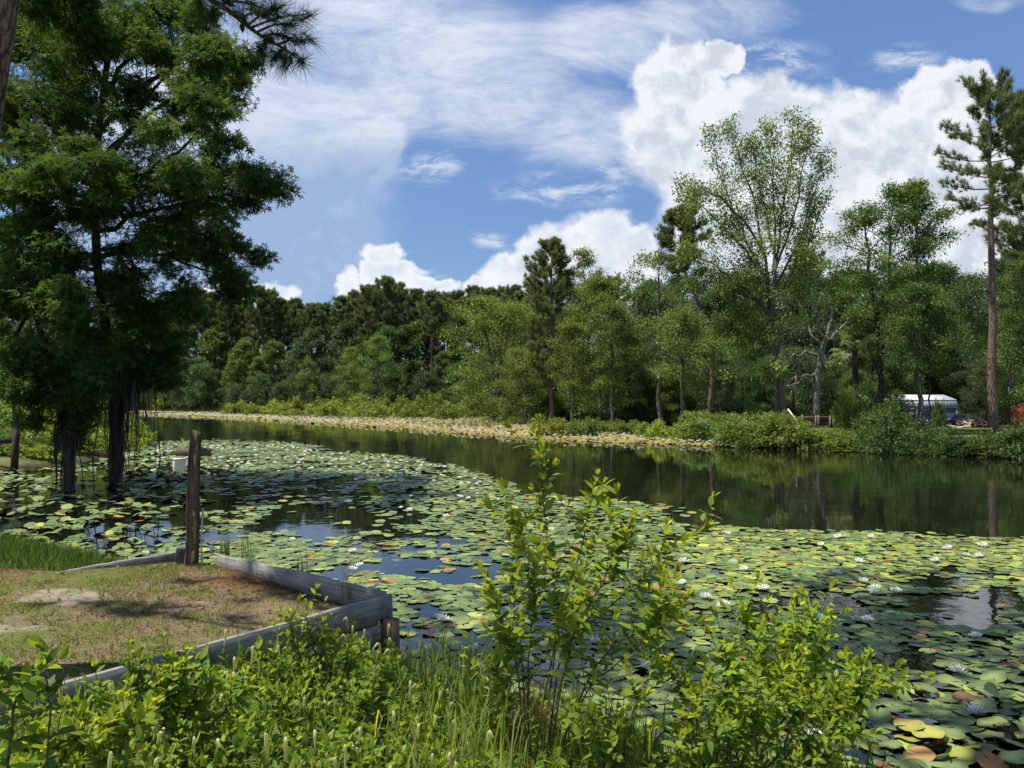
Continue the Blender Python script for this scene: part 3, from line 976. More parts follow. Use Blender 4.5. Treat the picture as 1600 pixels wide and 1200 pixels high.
def tall_open(px, Y):
    """two leaning trunks that fan into long rising limbs with small leafy tufts"""
    rng = np.random.default_rng(77)
    x0, y0 = at_px(px, Y)
    z0 = hz(x0, y0)
    t = thing('tall_open_tree', 'tall two stemmed tree with open fan of rising limbs, highest of the pale trees', 'tree', (x0, y0, z0))
    o = np.array([x0, y0, z0])
    wood, crown, clumps = MB(), MB(), []

    def Q(px, py, dy=0.0):
        return W(px, py, Y + dy) - o
    trunks = [[(1215, 650, 0), (1210, 560, 0), (1203, 500, .2), (1200, 450, .2), (1196, 400, .3)], [(1225, 650, -.2), (1219, 580, 0), (1213, 520, 0), (1208, 470, -.2), (1212, 410, -.4)]]
    for tp, r in zip(trunks, (.15, .17)):
        p = crom([Q(*a) for a in tp], 12); p[0][2] -= .3
        wood.tube(p, np.linspace(r, r * .55, 12), 9)
    limbs = [[(1203, 470), (1170, 400, ), (1120, 345), (1062, 292)], [(1200, 440), (1160, 360), (1130, 290), (1110, 205)], [(1197, 410), (1180, 330), (1160, 260), (1140, 195)],
             [(1208, 430), (1210, 330), (1205, 250), (1197, 200)], [(1210, 420), (1225, 320), (1235, 250), (1238, 188)], [(1212, 420), (1235, 350), (1258, 260), (1262, 200)],
             [(1210, 450), (1245, 380), (1270, 310), (1282, 250)], [(1208, 470), (1240, 420), (1268, 370), (1284, 310)], [(1203, 490), (1150, 440), (1110, 410), (1070, 395)],
             [(1208, 500), (1180, 470), (1130, 445), (1090, 440)], [(1208, 510), (1235, 480), (1250, 440), (1255, 400)], [(1205, 520), (1170, 500), (1150, 470), (1140, 440)],
             [(1196, 400), (1150, 330), (1100, 300), (1075, 320)], [(1212, 400), (1190, 320), (1180, 270), (1175, 225)], [(1212, 540), (1190, 530), (1160, 520), (1135, 515)]]
    for li, l in enumerate(limbs):
        dz = rng.uniform(-2.4, 2.4)
        p = crom([Q(a[0], a[1], dz * k / 3) for k, a in enumerate(l)], 9)
        p[1:-1] += rng.normal(size=(7, 3)) * .07
        wood.tube(p, np.linspace(.085, .012, 9), 5, cap=False)
        branchlets(rng, p, .07, wood, clumps, 15, 1.55, .18, .6, .28, .50, 4, 0, 1)
    for k in range(90):                                   # leafy shoots about the lower limbs and the trunks
        c = Q(rng.normal(1198, 42), rng.uniform(330, 590), rng.uniform(-2, 2))
        d = np.array([rng.uniform(-.6, .6), rng.uniform(-.5, .5), rng.uniform(-.5, .1)])
        wood.tube(crom([c - d, c - d * .4 + [0, 0, .05], c], 4), [.02, .013, .005, .004], 4, cap=False)
        clumps.append((*c, .5)); clumps.append((*(c - d * .6), .42))
    leaves(crown, rng, clumps, 62, .16, OLIVE + [(.12, .16, .035)], T_DIA, .8, up=.4, hang=.3)
    wood.obj('trunk', M_BARK, t, True)
    crown.obj('crown', M_LEAF, t)


def gnarled(px, Y):
    rng = np.random.default_rng(31)
    x0, y0 = at_px(px, Y)
    o = np.array([x0, y0, hz(x0, y0)])
    t = thing('gnarled_tree', 'gnarled grey oak with bare twisting limbs and hanging moss by the fence', 'tree', o)
    wood, crown, moss, clumps = MB(), MB(), MB(), []

    def Q(a, b, dy=0):
        return W(a, b, Y + dy) - o
    wood.tube(crom([Q(1275, 662), Q(1276, 600), Q(1282, 560), Q(1290, 530)], 9), np.linspace(.32, .2, 9), 8)
    for l in ([(1290, 532), (1296, 500), (1300, 480)], [(1286, 548), (1268, 520), (1262, 490), (1245, 470)], [(1282, 560), (1255, 550), (1238, 555)], [(1290, 530), (1315, 510), (1330, 480)],
              [(1280, 575), (1310, 560), (1335, 555)], [(1278, 590), (1255, 585), (1232, 600)], [(1284, 550), (1280, 510), (1272, 470)]):
        dy = rng.uniform(-1.5, 1.5)
        p = crom([Q(a, b, dy * i / 2) for i, (a, b) in enumerate(l)], 8)
        p[1:] += rng.normal(size=(7, 3)) * .14
        wood.tube(p, np.linspace(.15, .03, 8), 6, cap=False)
        branchlets(rng, p, .08, wood, clumps, 7, 1.3, .2, .9, .0, .5, 4, .1)
        hang_moss(moss, rng, p, 16, .9, .02)
    leaves(crown, rng, clumps, 16, .18, GREEN_BLUE, T_DIA, .6)
    wood.obj('trunk', bark_material('pale_dead_bark', (.09, .08, .07), (.26, .235, .205)), t, True)
    crown.obj('crown', M_LEAF, t)
    moss.obj('hanging_moss', M_MOSS, t)


def hang_moss(mb, rng, path, n, length, width, col=(.13, .135, .115)):
    """thin grey strands hanging straight down from a limb"""
    for k in range(n):
        p, _ = along(path, rng.uniform(0.05, 1))
        p = p + rng.normal(size=3) * np.array([.05, .05, 0])
        L = length * rng.lognormal(-.1, .45)
        m = 6
        z = np.linspace(0, -L, m)
        sway = np.cumsum(rng.normal(size=(m, 2)) * L * .022, axis=0)
        a = rng.uniform(0, 6.28)
        w = width * np.sin(np.linspace(.5, 3.05, m)) * rng.uniform(.6, 1.3)
        c = p + np.stack([sway[:, 0], sway[:, 1], z], 1)
        off = np.stack([np.cos(a) * w, np.sin(a) * w, 0 * w], 1)
        V = np.concatenate([c + off, c - off])
        i = np.arange(m - 1)
        mb.add(V, [np.stack([i, i + 1, i + 1 + m, i + m], 1)], np.array(col) * rng.lognormal(0, .25))


def palm(px, Y):
    rng = np.random.default_rng(5)
    x0, y0 = at_px(px, Y)
    o = np.array([x0, y0, hz(x0, y0)])
    t = thing('palm_tree', 'cabbage palm with round fan crown and skirt of dead fronds behind the bank', 'palm', o)
    zt = W(px, 545, Y)[2] - o[2]
    wood = MB()
    wood.tube(crom([[0, 0, -.3], [.05, 0, zt * .5], [0, .05, zt]], 10), np.linspace(.19, .17, 10), 9)
    wood.obj('trunk', M_DARK_BARK, t, True)
    green, dead = MB(), MB()
    for k in range(58):
        skirt = k >= 42
        az = rng.uniform(0, 6.28)
        el = rng.uniform(-.35, 1.35) if not skirt else rng.uniform(-1.35, -.7)
        d = np.array([math.cos(az) * math.cos(el), math.sin(az) * math.cos(el), math.sin(el)])
        L = rng.uniform(.7, 1.15) * (.75 if skirt else 1)
        p0 = np.array([0, 0, zt]); p1 = p0 + d * L
        mb = dead if skirt else green
        col = np.array((.15, .125, .095)) if skirt else np.array((.15, .20, .085)) * rng.lognormal(0, .2)
        mb.tube(np.array([p0, p0 + d * L * .5, p1]), [.018, .014, .01], 3, col, False)
        side = norm(np.cross(d, [0, 0, 1.0])); upv = np.cross(side, d)
        nb = 15
        for j in range(nb):
            a = (j / (nb - 1) - .5) * 3.4
            e = d * math.cos(a) + side * math.sin(a)
            ln = rng.uniform(.5, .75) * (.75 + .25 * math.cos(a))
            tip = p1 + e * ln + np.array([0, 0, -.28 * ln]) - upv * .05
            mid = p1 + e * ln * .55 + upv * .03
            w = np.cross(e, upv) * .028
            mb.add([p1 - w * .4, p1 + w * .4, mid + w, mid - w, tip], [np.array([[0, 1, 2, 3]]), np.array([[3, 2, 4]])], col * rng.lognormal(0, .15))
    green.obj('fronds', M_LEAF, t)
    dead.obj('dead_fronds', M_LEAF, t)


right_shore()

# ------------------------------------------------------------------ shrubs along the far shores
SHRUB_YG = [shrub(300 + i, 2.6, 1.5, per=24, size=.17, pal=(GREEN_LIGHT, YELLOW_GREEN)[i % 2], n=64, rc=.26) for i in range(3)]
SHRUB_G = [shrub(310 + i, 3.2, 2.2, per=28, size=.17, pal=(GREEN_LIGHT + YELLOW_GREEN[:1], GREEN_LIGHT)[i % 2], n=100, rc=.30, lobes=6) for i in range(4)]
SHRUB_D = [shrub(320 + i, 3.0, 2.2, per=28, size=.16, pal=(GREEN_DARK, GREEN_MID)[i % 2], n=100, rc=.30, lobes=6) for i in range(3)]
SHRUB_FAR = [shrub(330 + i, 4.5, 2.6, per=24, size=.30, pal=(YELLOW_GREEN + OLIVE, GREEN_LIGHT + YELLOW_GREEN, OLIVE + YELLOW_GREEN)[i], n=90, rc=.42, lobes=7, stems=14) for i in range(3)]


def place_shrub(me, W0, H0, px, base_py, top_py, wpx, label, Y=None, group=None, name='shrub'):
    if Y is None:
        p = G(px, base_py, .05)
        x, y = p[0], p[1]
    else:
        x, y = at_px(px, Y)
    zb = max(hz(x, y), -.05)
    ztop = W(800, top_py, y)[2]
    sw = wpx / F_PX * y / W0
    sh = max(.25, (ztop - zb)) / H0
    return plant_tree(name, label, 'bush', me, x, y, (sw, sw * .9, sh), rnd.uniform(0, 6.3), group, zb - .03, ('stems', 'foliage'))


def far_shrubs():
    # flooded pale shrubs standing in the far lily bed
    gp = "pale flooded shrubs standing in the far lily bed"
    for px, Y, top, w in ((372, 126, 628, 44), (400, 124, 632, 46), (432, 122, 628, 52), (462, 119, 622, 50), (498, 118, 624, 54), (530, 116, 626, 50), (560, 115, 623, 54), (594, 113, 624, 52),
                          (628, 111, 622, 52), (660, 109, 622, 52), (690, 105, 620, 50), (640, 104, 634, 46), (575, 108, 634, 50), (515, 111, 635, 50), (450, 116, 636, 44), (700, 99, 632, 40)):
        place_shrub(rnd.choice(SHRUB_FAR), 4.5, 2.2, px, 0, top, w, 'pale green shrub standing in the far golden lily bed', Y - 13, gp)
    place_shrub(SHRUB_YG[1], 2.6, 1.5, 276, 0, 612, 46, 'bright lime bush on the far shore beyond the moss hung trunk', 138)
    place_shrub(SHRUB_FAR[1], 4.5, 2.2, 300, 0, 622, 46, 'soft green bush at the far shore next to the bright lime one', 140)
    for px, Y, top, w, lab in ((742, 92, 602, 70, 'dark green bush at the corner where the lily bed narrows'),
                               (785, 84, 618, 70, 'low rounded bush hanging over the lily bed below the leaning tree'),
                               (722, 97, 628, 40, 'small bush last in the row of pale flooded shrubs'),
                               (832, 76, 622, 70, 'leafy bush under the light green trees by the narrowing lily bed')):
        place_shrub(SHRUB_G[0], 3.2, 2.2, px, 0, top, w, lab, Y)
    # right-hand bank, from the lily corner to the picture edge
    for i, (px, base, top, w, me, lab) in enumerate((
            (868, 682, 645, 60, SHRUB_YG[1], 'yellow green shrub standing alone at the edge of the lily band'),
            (912, 682, 650, 56, SHRUB_YG[0], 'lime shrub next to the lone yellow green one'),
            (945, 676, 656, 44, SHRUB_YG[2], 'small green shrub at the end of the sunny lawn'),
            (985, 678, 656, 54, SHRUB_G[1], 'dark rounded shrub before the lawn strip'),
            (1015, 684, 658, 56, SHRUB_YG[0], 'fresh green shrub between rounded shrub and yellow bush'),
            (1052, 688, 654, 66, SHRUB_YG[1], 'feathery yellow bush against the big green thicket'))):
        place_shrub(me, 2.6 if me in SHRUB_YG else 3.2, 1.5 if me in SHRUB_YG else 2.2, px, base, top, w, lab)
    gt = "bushes of the thick green bank thicket"
    for px, base, top, w, m in ((1088, 690, 646, 90, 0), (1130, 693, 642, 96, 2), (1172, 696, 648, 92, 0), (1205, 697, 640, 96, 2), (1248, 699, 652, 96, 1), (1290, 701, 664, 90, 0),
                                (1110, 682, 640, 90, 2), (1150, 684, 640, 90, 0), (1225, 688, 644, 90, 1), (1320, 702, 672, 70, 2)):
        place_shrub(SHRUB_G[m], 3.2, 2.2, px, base, top, w, 'leafy green bush in the thick bank thicket below the tall open tree', None, gt)
    gd = "dark bushes on the shaded bank before the house"
    for px, base, top, w, m in ((1352, 704, 668, 60, 1), (1395, 703, 625, 92, 1), (1375, 706, 650, 80, 0), (1425, 706, 656, 84, 0), (1465, 708, 664, 84, 2), (1505, 710, 670, 84, 0),
                                (1545, 711, 672, 84, 1), (1590, 713, 652, 90, 2), (1480, 710, 678, 60, 1), (1565, 712, 684, 60, 0), (1640, 714, 640, 110, 0), (1440, 709, 684, 60, 2)):
        place_shrub(SHRUB_D[m], 3.0, 2.2, px, base, top, w, 'dark green bush on the shaded bank before the house', None, gd)
    place_shrub(SHRUB_G[2], 3.2, 2.2, 1330, 0, 598, 50, 'tall pale leafed bush climbing the palm trunk', 49)
    place_shrub(SHRUB_D[0], 3.0, 2.2, 1358, 0, 600, 50, 'tall dark bush beside the palm trunk', 49.5)
    place_shrub(SHRUB_D[1], 3.0, 2.2, 1462, 0, 626, 26, 'round dark bush standing directly before the parked car', 58)
    # undergrowth in the wood behind the lawn
    gu = "undergrowth bushes at the edge of the wood behind the lawn"
    for i in range(34):
        px = 850 + i * 24 + rnd.uniform(-8, 8)
        if 1385 < px < 1600:
            Y = rnd.uniform(88, 97)
        else:
            Y = rnd.uniform(66, 82)
        if 1225 < px < 1330:
            Y = rnd.uniform(74, 84)
        place_shrub(rnd.choice(SHRUB_D), 3.0, 2.2, px, 0, rnd.uniform(590, 626), rnd.uniform(60, 90), 'dark undergrowth bush at the foot of the wood behind the lawn', Y, gu)
    # bright sunlit thicket on the near left bank behind the shaded tree
    gl = "sunlit yellow green bushes on the bank behind the moss hung trees"
    for px, Y, top, w, m in ((-40, 34, 615, 130, 0), (10, 36, 622, 120, 1), (62, 37, 612, 110, 1), (110, 38, 620, 110, 2), (150, 40, 612, 100, 1), (195, 40, 638, 80, 1), (30, 31, 664, 110, 1), (85, 31.5, 668, 100, 2),
                             (130, 33, 668, 90, 1), (172, 36, 660, 80, 1), (208, 40, 668, 50, 1), (-20, 29.5, 668, 110, 2), (55, 29, 690, 80, 1), (215, 42.5, 682, 40, 0), (185, 38, 690, 50, 1)):
        place_shrub(SHRUB_YG[m], 2.6, 1.5, px, 0, top, w, 'sunlit yellow green bush on the bank behind the moss hung trees', Y, gl)


far_shrubs()


# ------------------------------------------------------------------ the shaded trees on the left
def left_tree(name, label, Y, trunk_px, r, limbs, seed, fill, sec=1.35, per=38, nsec=9, moss=()):
    rng = np.random.default_rng(seed)
    o = W(trunk_px[0][0], trunk_px[0][1], Y)
    o[2] = hz(o[0], o[1])
    t = thing(name, label, 'tree', o)
    wood, crown, strands, clumps = MB(), MB(), MB(), []

    def Q(a, b, dy=0):
        return W(a, b, Y + dy) - o
    tp = crom([Q(*a) for a in trunk_px], 16)
    tp[0][2] = min(tp[0][2], 0) - .3
    wood.tube(tp, np.linspace(r, r * .3, 16), 9)
    for l in limbs:
        p = crom([Q(*a) for a in l], 10)
        p[1:] += rng.normal(size=(9, 3)) * .05
        wood.tube(p, np.linspace(r * .42, .012, 10), 6, cap=False)
        branchlets(rng, p, r * .3, wood, clumps, nsec, sec, .2, .85, .05, .42, 4, .12, 2)
    for (cx, cy, rx, ry, dy0, dy1, n) in fill:
        for k in range(n):
            a = rng.uniform(0, 6.28); q = math.sqrt(rng.uniform(0, 1))
            c = Q(cx + rx * q * math.cos(a), cy + ry * q * math.sin(a), rng.uniform(dy0, dy1))
            d = np.array([rng.uniform(-.8, .8), rng.uniform(-.6, .6), rng.uniform(-.4, .1)])
            wood.tube(crom([c - d, c - d * .4 + [0, 0, .06], c], 4), [.02, .013, .005, .004], 4, cap=False)
            clumps.append((*c, .45)); clumps.append((*(c - d * .5), .42))
    leaves(crown, rng, clumps, per, .14, [(.040, .078, .020), (.058, .105, .025), (.085, .138, .032)], T_STAR, .45, up=.9, hang=.25)
    for (pts, n, L) in moss:
        hang_moss(strands, rng, crom([Q(*a) for a in pts], 6), n, L, .018, (.085, .08, .066))
    wood.obj('trunk', M_DARK_BARK, t, True)
    crown.obj('crown', M_SWEETGUM, t)
    if moss:
        strands.obj('hanging_moss', M_MOSS, t)
    return t


left_tree('shade_tree', 'large star leafed tree with moss covered trunk standing in the shaded lily water', 22.5, [(180, 742), (184, 660), (178, 580), (160, 480), (150, 380), (150, 250), (165, 120), (180, -20), (190, -160)], .18,
          [[(150, 300, 0), (200, 200, -.6), (262, 110, -1.5), (322, 40, -2)], [(152, 260, 0), (230, 180, 1), (310, 140, 1), (368, 130, .5)], [(150, 330, 0), (240, 285, -1), (340, 262, -1.4), (432, 262, -2)],
           [(160, 400, 0), (235, 385, -.8), (300, 382, -1), (385, 392, -1.4)], [(160, 390, 0), (230, 392, 1), (320, 420, 1), (368, 438, 1)], [(155, 360, 0), (230, 330, -2), (320, 310, -2.5), (400, 305, -2.8)],
           [(165, 150, 0), (220, 60, -1), (290, -20, -1)], [(160, 200, 0), (250, 110, -2), (320, 90, -3), (350, 95, -3.4)], [(150, 280, 0), (80, 200, -1), (10, 150, -1)], [(150, 340, 0), (70, 300, -2), (-30, 300, -3)],
           [(155, 420, 0), (80, 420, -2), (0, 450, -3)], [(150, 240, 0), (90, 120, 1), (40, 60, 1)], [(170, 480, 0), (220, 470, -1), (275, 480, -1)], [(175, 540, 0), (215, 530, 0), (245, 560, .5)],
           [(160, 130, 0), (120, 60, -2), (100, 0, -3)], [(155, 320, 0), (130, 280, -3), (110, 260, -5)], [(155, 260, 0), (210, 270, -3), (280, 240, -4.5), (330, 170, -5)]], 401,
          [(170, 80, 125, 80, -3, 2.5, 44), (100, 230, 100, 130, -3, 3, 44), (90, 60, 80, 70, -2, 3, 26), (250, 340, 110, 50, -3, 2, 26), (130, 445, 110, 70, -2, 2, 22), (205, 520, 40, 50, -1, 1.5, 16), (60, 360, 90, 100, -3, 2, 34),
           (45, 150, 60, 110, -2, 3, 16)],
          moss=[([(150, 560, -.3), (185, 545, -.4), (215, 540, -.3)], 90, 1.5), ([(170, 620, -.2), (180, 590, -.3), (188, 590, -.2), (194, 620, -.2)], 90, 1.8), ([(205, 530, -.3), (215, 540, -.3), (228, 556, .2)], 80, 1.9),
                ([(60, 360, -1), (80, 370, -1), (95, 365, -1)], 30, .9), ([(172, 690, 0), (180, 660, 0), (190, 690, 0)], 80, 1.0)])
left_tree('leaning_tree', 'slanting dark tree with drooping branches beside the moss covered trunk', 21.0, [(108, 752), (106, 690), (92, 620), (70, 540), (45, 450), (25, 350), (10, 220)], .12,
          [[(80, 570, 0), (104, 590, -.6), (116, 630, -1)], [(60, 500, 0), (110, 510, -1), (150, 540, -1.4), (158, 590, -1.5)], [(50, 480, 0), (20, 540, -1), (30, 600, -1), (52, 650, -1)],
           [(40, 430, 0), (90, 440, -2), (140, 480, -2)], [(30, 380, 0), (-30, 420, -1), (-60, 500, -1)], [(92, 610, 0), (108, 640, .5), (112, 690, .6)], [(25, 350, 0), (60, 300, -1), (90, 280, -1)],
           [(70, 540, 0), (30, 560, -1), (10, 600, -2)]], 402,
          [(95, 535, 40, 40, -2, 1, 10), (30, 480, 60, 70, -2, 2, 18), (108, 640, 12, 40, -.6, .6, 6), (20, 420, 60, 70, -2, 2, 26), (42, 600, 14, 30, -1, 1, 7)], .6, 26, 5,
          moss=[([(92, 610, -.3), (105, 620, -.3), (116, 640, -.3)], 120, 1.6), ([(104, 690, 0), (110, 690, 0)], 50, 1.3), ([(25, 560, -1), (40, 580, -1)], 40, 1.0)])


# ------------------------------------------------------------------ the near pine whose trunk shows at the picture edge and whose unseen crown is shaped for its shade
def near_pine():
    rng = np.random.default_rng(61)
    Y = 5.2
    o = W(-150, 960, Y)
    o[2] = hz(o[0], o[1])
    t = thing('near_pine_tree', 'close pine with rough reddish trunk, one needle branch dipping in from above', 'tree', o)
    wood, crown, P, D = MB(), MB(), [], []
    tip = W(0, 0, Y) - o
    low = W(-38, 250, Y) - o
    slope = (tip - low) / (tip[2] - low[2])
    base = np.array([0, 0, -.3])
    top = tip + slope * 9.5
    tp = crom([base, low * .5 + base * .5 + [.05, 0, 0], low, tip, tip + slope * 4, top], 26)
    wood.tube(tp, np.linspace(.15, .08, 26), 14)
    # the branch that dips into the picture near the top
    px = [(212, -150, 0), (265, -62, 0), (320, -8, .1), (362, 20, .1), (402, 52, .2), (440, 74, .2), (462, 88, .2)]
    Y = 6.6
    main = crom([W(a, b, Y + d) - o for a, b, d in px], 22)
    wood.tube(main, np.linspace(.035, .007, 22), 6)
    j = crom([top * .55 + tip * .45, (top * .4 + tip * .3 + main[0] * .3) + [0, 0, .3], main[0]], 8)
    wood.tube(j, np.linspace(.05, .035, 8), 6)
    twigs = [(0.30, (340, -14)), (.42, (398, 8)), (.45, (332, 26)), (.55, (418, 20)), (.62, (482, 22)), (.66, (455, 38)), (.72, (410, 84)), (.80, (478, 66)), (.86, (430, 92)), (.95, (470, 96)), (.78, (420, 66)),
             (.36, (360, 2)), (.5, (385, 30)), (.7, (450, 60)), (.28, (312, 12)), (.6, (440, 12)), (.9, (446, 98))]
    for s, q in twigs:
        p, _ = along(main, s)
        e = W(q[0], q[1], Y + rng.uniform(-.35, .35)) - o
        tw = crom([p, (p + e) / 2 + [0, 0, .03], e], 7)
        wood.tube(tw, np.linspace(.012, .005, 7), 5)
        for f in (.55, .75, .92, 1.0):
            c, d = along(tw, f)
            for m in range(1 if f < .9 else 2):
                P.append(c + rng.normal(size=3) * .015); D.append(norm(d + rng.normal(size=3) * .3))
    # the crown overhead, out of the picture: extra limbs added so its shade dapples lawn and pads
    bb = [(az, s) for az, s in zip(np.arange(34) * 2.39996, np.linspace(.60, 1.0, 34))] + [(.55 + .16 * (i % 8), .60 + .022 * i) for i in range(14)] + [(1.9 + .12 * (i % 6), .62 + .03 * i) for i in range(10)]
    big = []
    for az, s in bb:
        p, _ = along(tp, s)
        L = (5.4 + 3.2 * max(0, math.cos(min(az % 6.283, 9) - 1.1))) * (1.25 - .75 * s) * rng.uniform(.8, 1.2)
        e = p + np.array([math.cos(az) * L, math.sin(az) * L, L * rng.uniform(.05, .35)])
        lp = crom([p, (p + e) / 2 + [0, 0, -.1], e], 6)
        lw = lp + o
        if ((lw[:, 1] > .3) & ((lw[:, 2] - .3 - CAM_Z) / np.maximum(lw[:, 1], .1) < .55) & (np.abs(lw[:, 0]) / np.maximum(lw[:, 1], .1) < .7)).any():
            continue
        wood.tube(lp, np.linspace(.05, .012, 6), 5, cap=False)
        for jn in range(9):
            q, tg = along(lp, .3 + .7 * (jn + rng.uniform(0, .9)) / 9)
            dd = side_dir(rng, tg, rng.uniform(.4, 1.0), .15)
            bl = rng.uniform(.4, 1.1)
            for m in range(5):
                big.append((q + dd * bl * (m + .5) / 5 + rng.normal(size=3) * .1, norm(dd + rng.normal(size=3) * .4)))
    keep = []
    for p, d in big:                                      # tufts left out if seen, or if they would shade the near shrubs
        w = p + o
        k = w[2] / math.tan(R(SUN_EL))                    # where its shade falls
        sx, sy = w[0] + k * math.sin(R(-SUN_AZ)), w[1] - k * math.cos(R(SUN_AZ))
        if sy < 6.7 and -3.8 < sx < 2.9 and rng.uniform() < .985:
            continue
        if not (w[1] > .3 and (w[2] - .5 - CAM_Z) / max(w[1], .1) < .55 and abs(w[0]) / max(w[1], .1) < .75):
            keep.append((p, d))
    n = len(P)
    crown.scatter(T_TUFT_NEAR, np.array(P), np.array(D), rng.normal(size=(n, 3)), .21 * rng.uniform(.8, 1.15, n), np.array((.030, .050, .018)) * rng.lognormal(0, .2, (n, 1)) * np.ones((n, 3)))
    kp = np.array([a for a, b in keep]); kd = np.array([b for a, b in keep]); n = len(kp)
    crown.scatter(T_TUFT_MID, kp, kd, rng.normal(size=(n, 3)), .36 * rng.uniform(.8, 1.15, n), np.array((.035, .055, .02)))
    cones = MB()
    for s in (.55, .7, .8, .9):
        p, d = along(main, s)
        c = p + np.array([.02, 0, -.04])
        cones.tube(np.array([c, c + [0, 0, -.02], c + [.005, 0, -.05], c + [.008, 0, -.075]]), [.008, .022, .018, .004], 7)
    wood.obj('trunk', M_PINE_BARK, t, True)
    crown.obj('crown', M_NEEDLE, t)
    cones.obj('pine_cone', M_DARK_BARK, t)


near_pine()

# ------------------------------------------------------------------ house, car, fences and scrap beyond the lawn
def corrugated(name, c, rough, metallic, freq, axis=0):
    m, N, out = new_mat(name)
    tc = N.n('ShaderNodeTexCoord')
    sep = N.n('ShaderNodeSeparateXYZ'); N.link(tc.outputs['Object'], sep.inputs[0])
    w = N.math('SINE', N.math('MULTIPLY', sep.outputs[axis], freq))
    n1 = N.noise(tc.outputs['Object'], 2.5, 5, .6)
    col = N.mix(N.mapr(n1, .35, .7), c, tuple(x * .82 for x in c))
    principled(N, out, col, rough, .4, w, metallic, .6, .02)
    return m


M_GLASS = plain('dark_window_glass', (.02, .025, .03), .08, .6)
M_WHITE = plain('white_painted_trim', (.72, .72, .70), .55, .3, 0, .08)


def slab(mb, pts, thick):
    """a sheet through four corner points, thickened along its normal"""
    P = np.array(pts, float)
    n = norm(np.cross(P[1] - P[0], P[3] - P[0])) * thick
    V = np.concatenate([P + n, P])
    mb.add(V, [np.array([[0, 1, 2, 3], [7, 6, 5, 4], [0, 4, 5, 1], [1, 5, 6, 2], [2, 6, 7, 3], [3, 7, 4, 0]])])


def build_house():
    Y = 75.0
    o = np.array([W(1494, 640, Y)[0], Y, -.42])
    t = thing('blue_house', 'blue barn style house with white metal gambrel roof behind the lawn', 'house', o)
    L, Dp = 7.4, 5.2
    zw, zk, zr = 1.98, 2.66, 3.10
    wall = MB()
    prof = [(0, 0), (0, zw), (.32, zk), (Dp / 2, zr), (Dp - .32, zk), (Dp, zw), (Dp, 0)]
    a = [(0, y, z) for y, z in prof]; b = [(-L, y, z) for y, z in prof]
    n = len(prof)
    wall.add(a + b, [np.arange(n)[None], np.arange(n, 2 * n)[::-1][None], np.array([[i, i + n, (i + 1) % n + n, (i + 1) % n] for i in range(n)])])
    wall.obj('wall', corrugated('blue_siding', (.055, .17, .25), .6, 0, 45, 2), t)
    up, lo, lo2 = MB(), MB(), MB()
    e = .22
    slab(lo, [(e, -.16, zw - .10), (e, .34, zk + .02), (-L - e, .34, zk + .02), (-L - e, -.16, zw - .10)], -.05)
    slab(lo2, [(e, Dp + .16, zw - .10), (-L - e, Dp + .16, zw - .10), (-L - e, Dp - .34, zk + .02), (e, Dp - .34, zk + .02)], -.05)
    slab(up, [(e, .24, zk + .0), (e, Dp / 2, zr + .05), (-L - e, Dp / 2, zr + .05), (-L - e, .24, zk + .0)], -.05)
    slab(up, [(e, Dp - .24, zk + .0), (-L - e, Dp - .24, zk + .0), (-L - e, Dp / 2, zr + .05), (e, Dp / 2, zr + .05)], -.05)
    up.obj('roof', plain('white_metal_roof', (.74, .76, .78), .4, .4, 0, .04), t)
    skirt_m = corrugated('grey_metal_roof', (.27, .30, .32), .5, 0, 22)
    lo.obj('roof_skirt', skirt_m, t)
    lo2.obj('roof_skirt', skirt_m, t)
    x0 = W(1425, 640, Y)[0] - o[0]
    fr, pn = MB(), MB()
    fr.box((x0, -.04, 1.05), (.95, .08, 1.7)); pn.box((x0, -.085, 1.1), (.68, .03, 1.35))
    w = fr.obj('window', M_WHITE, t)
    p = pn.obj('pane', M_GLASS, w)
    tr = MB()
    tr.box((.03, -.03, .98), (.12, .12, 1.86)); tr.obj('corner_trim', M_WHITE, t)


def far_shed(name, label, px0, px1, Y, eave, ridge, wallc, roofc):
    x0, x1 = W(px0, 0, Y)[0], W(px1, 0, Y)[0]
    zg = hz((x0 + x1) / 2, Y) - .1
    t = thing(name, label, 'shed', ((x0 + x1) / 2, Y, zg))
    Lx = x1 - x0
    ze, zr = W(800, eave, Y)[2] - zg, W(800, ridge, Y + 2)[2] - zg
    wl = MB(); wl.box((0, 2, ze / 2), (Lx, 4, ze)); wl.obj('wall', plain('%s_wall' % name, wallc, .8, .1, 0, .2), t)
    rf = MB()
    slab(rf, [(-Lx / 2 - .3, -.3, ze), (Lx / 2 + .3, -.3, ze), (Lx / 2 + .3, 2, zr), (-Lx / 2 - .3, 2, zr)], .06)
    slab(rf, [(-Lx / 2 - .3, 2, zr), (Lx / 2 + .3, 2, zr), (Lx / 2 + .3, 4.3, ze), (-Lx / 2 - .3, 4.3, ze)], .06)
    rf.obj('roof', corrugated('%s_roof' % name, roofc, .35, 0, 20), t)


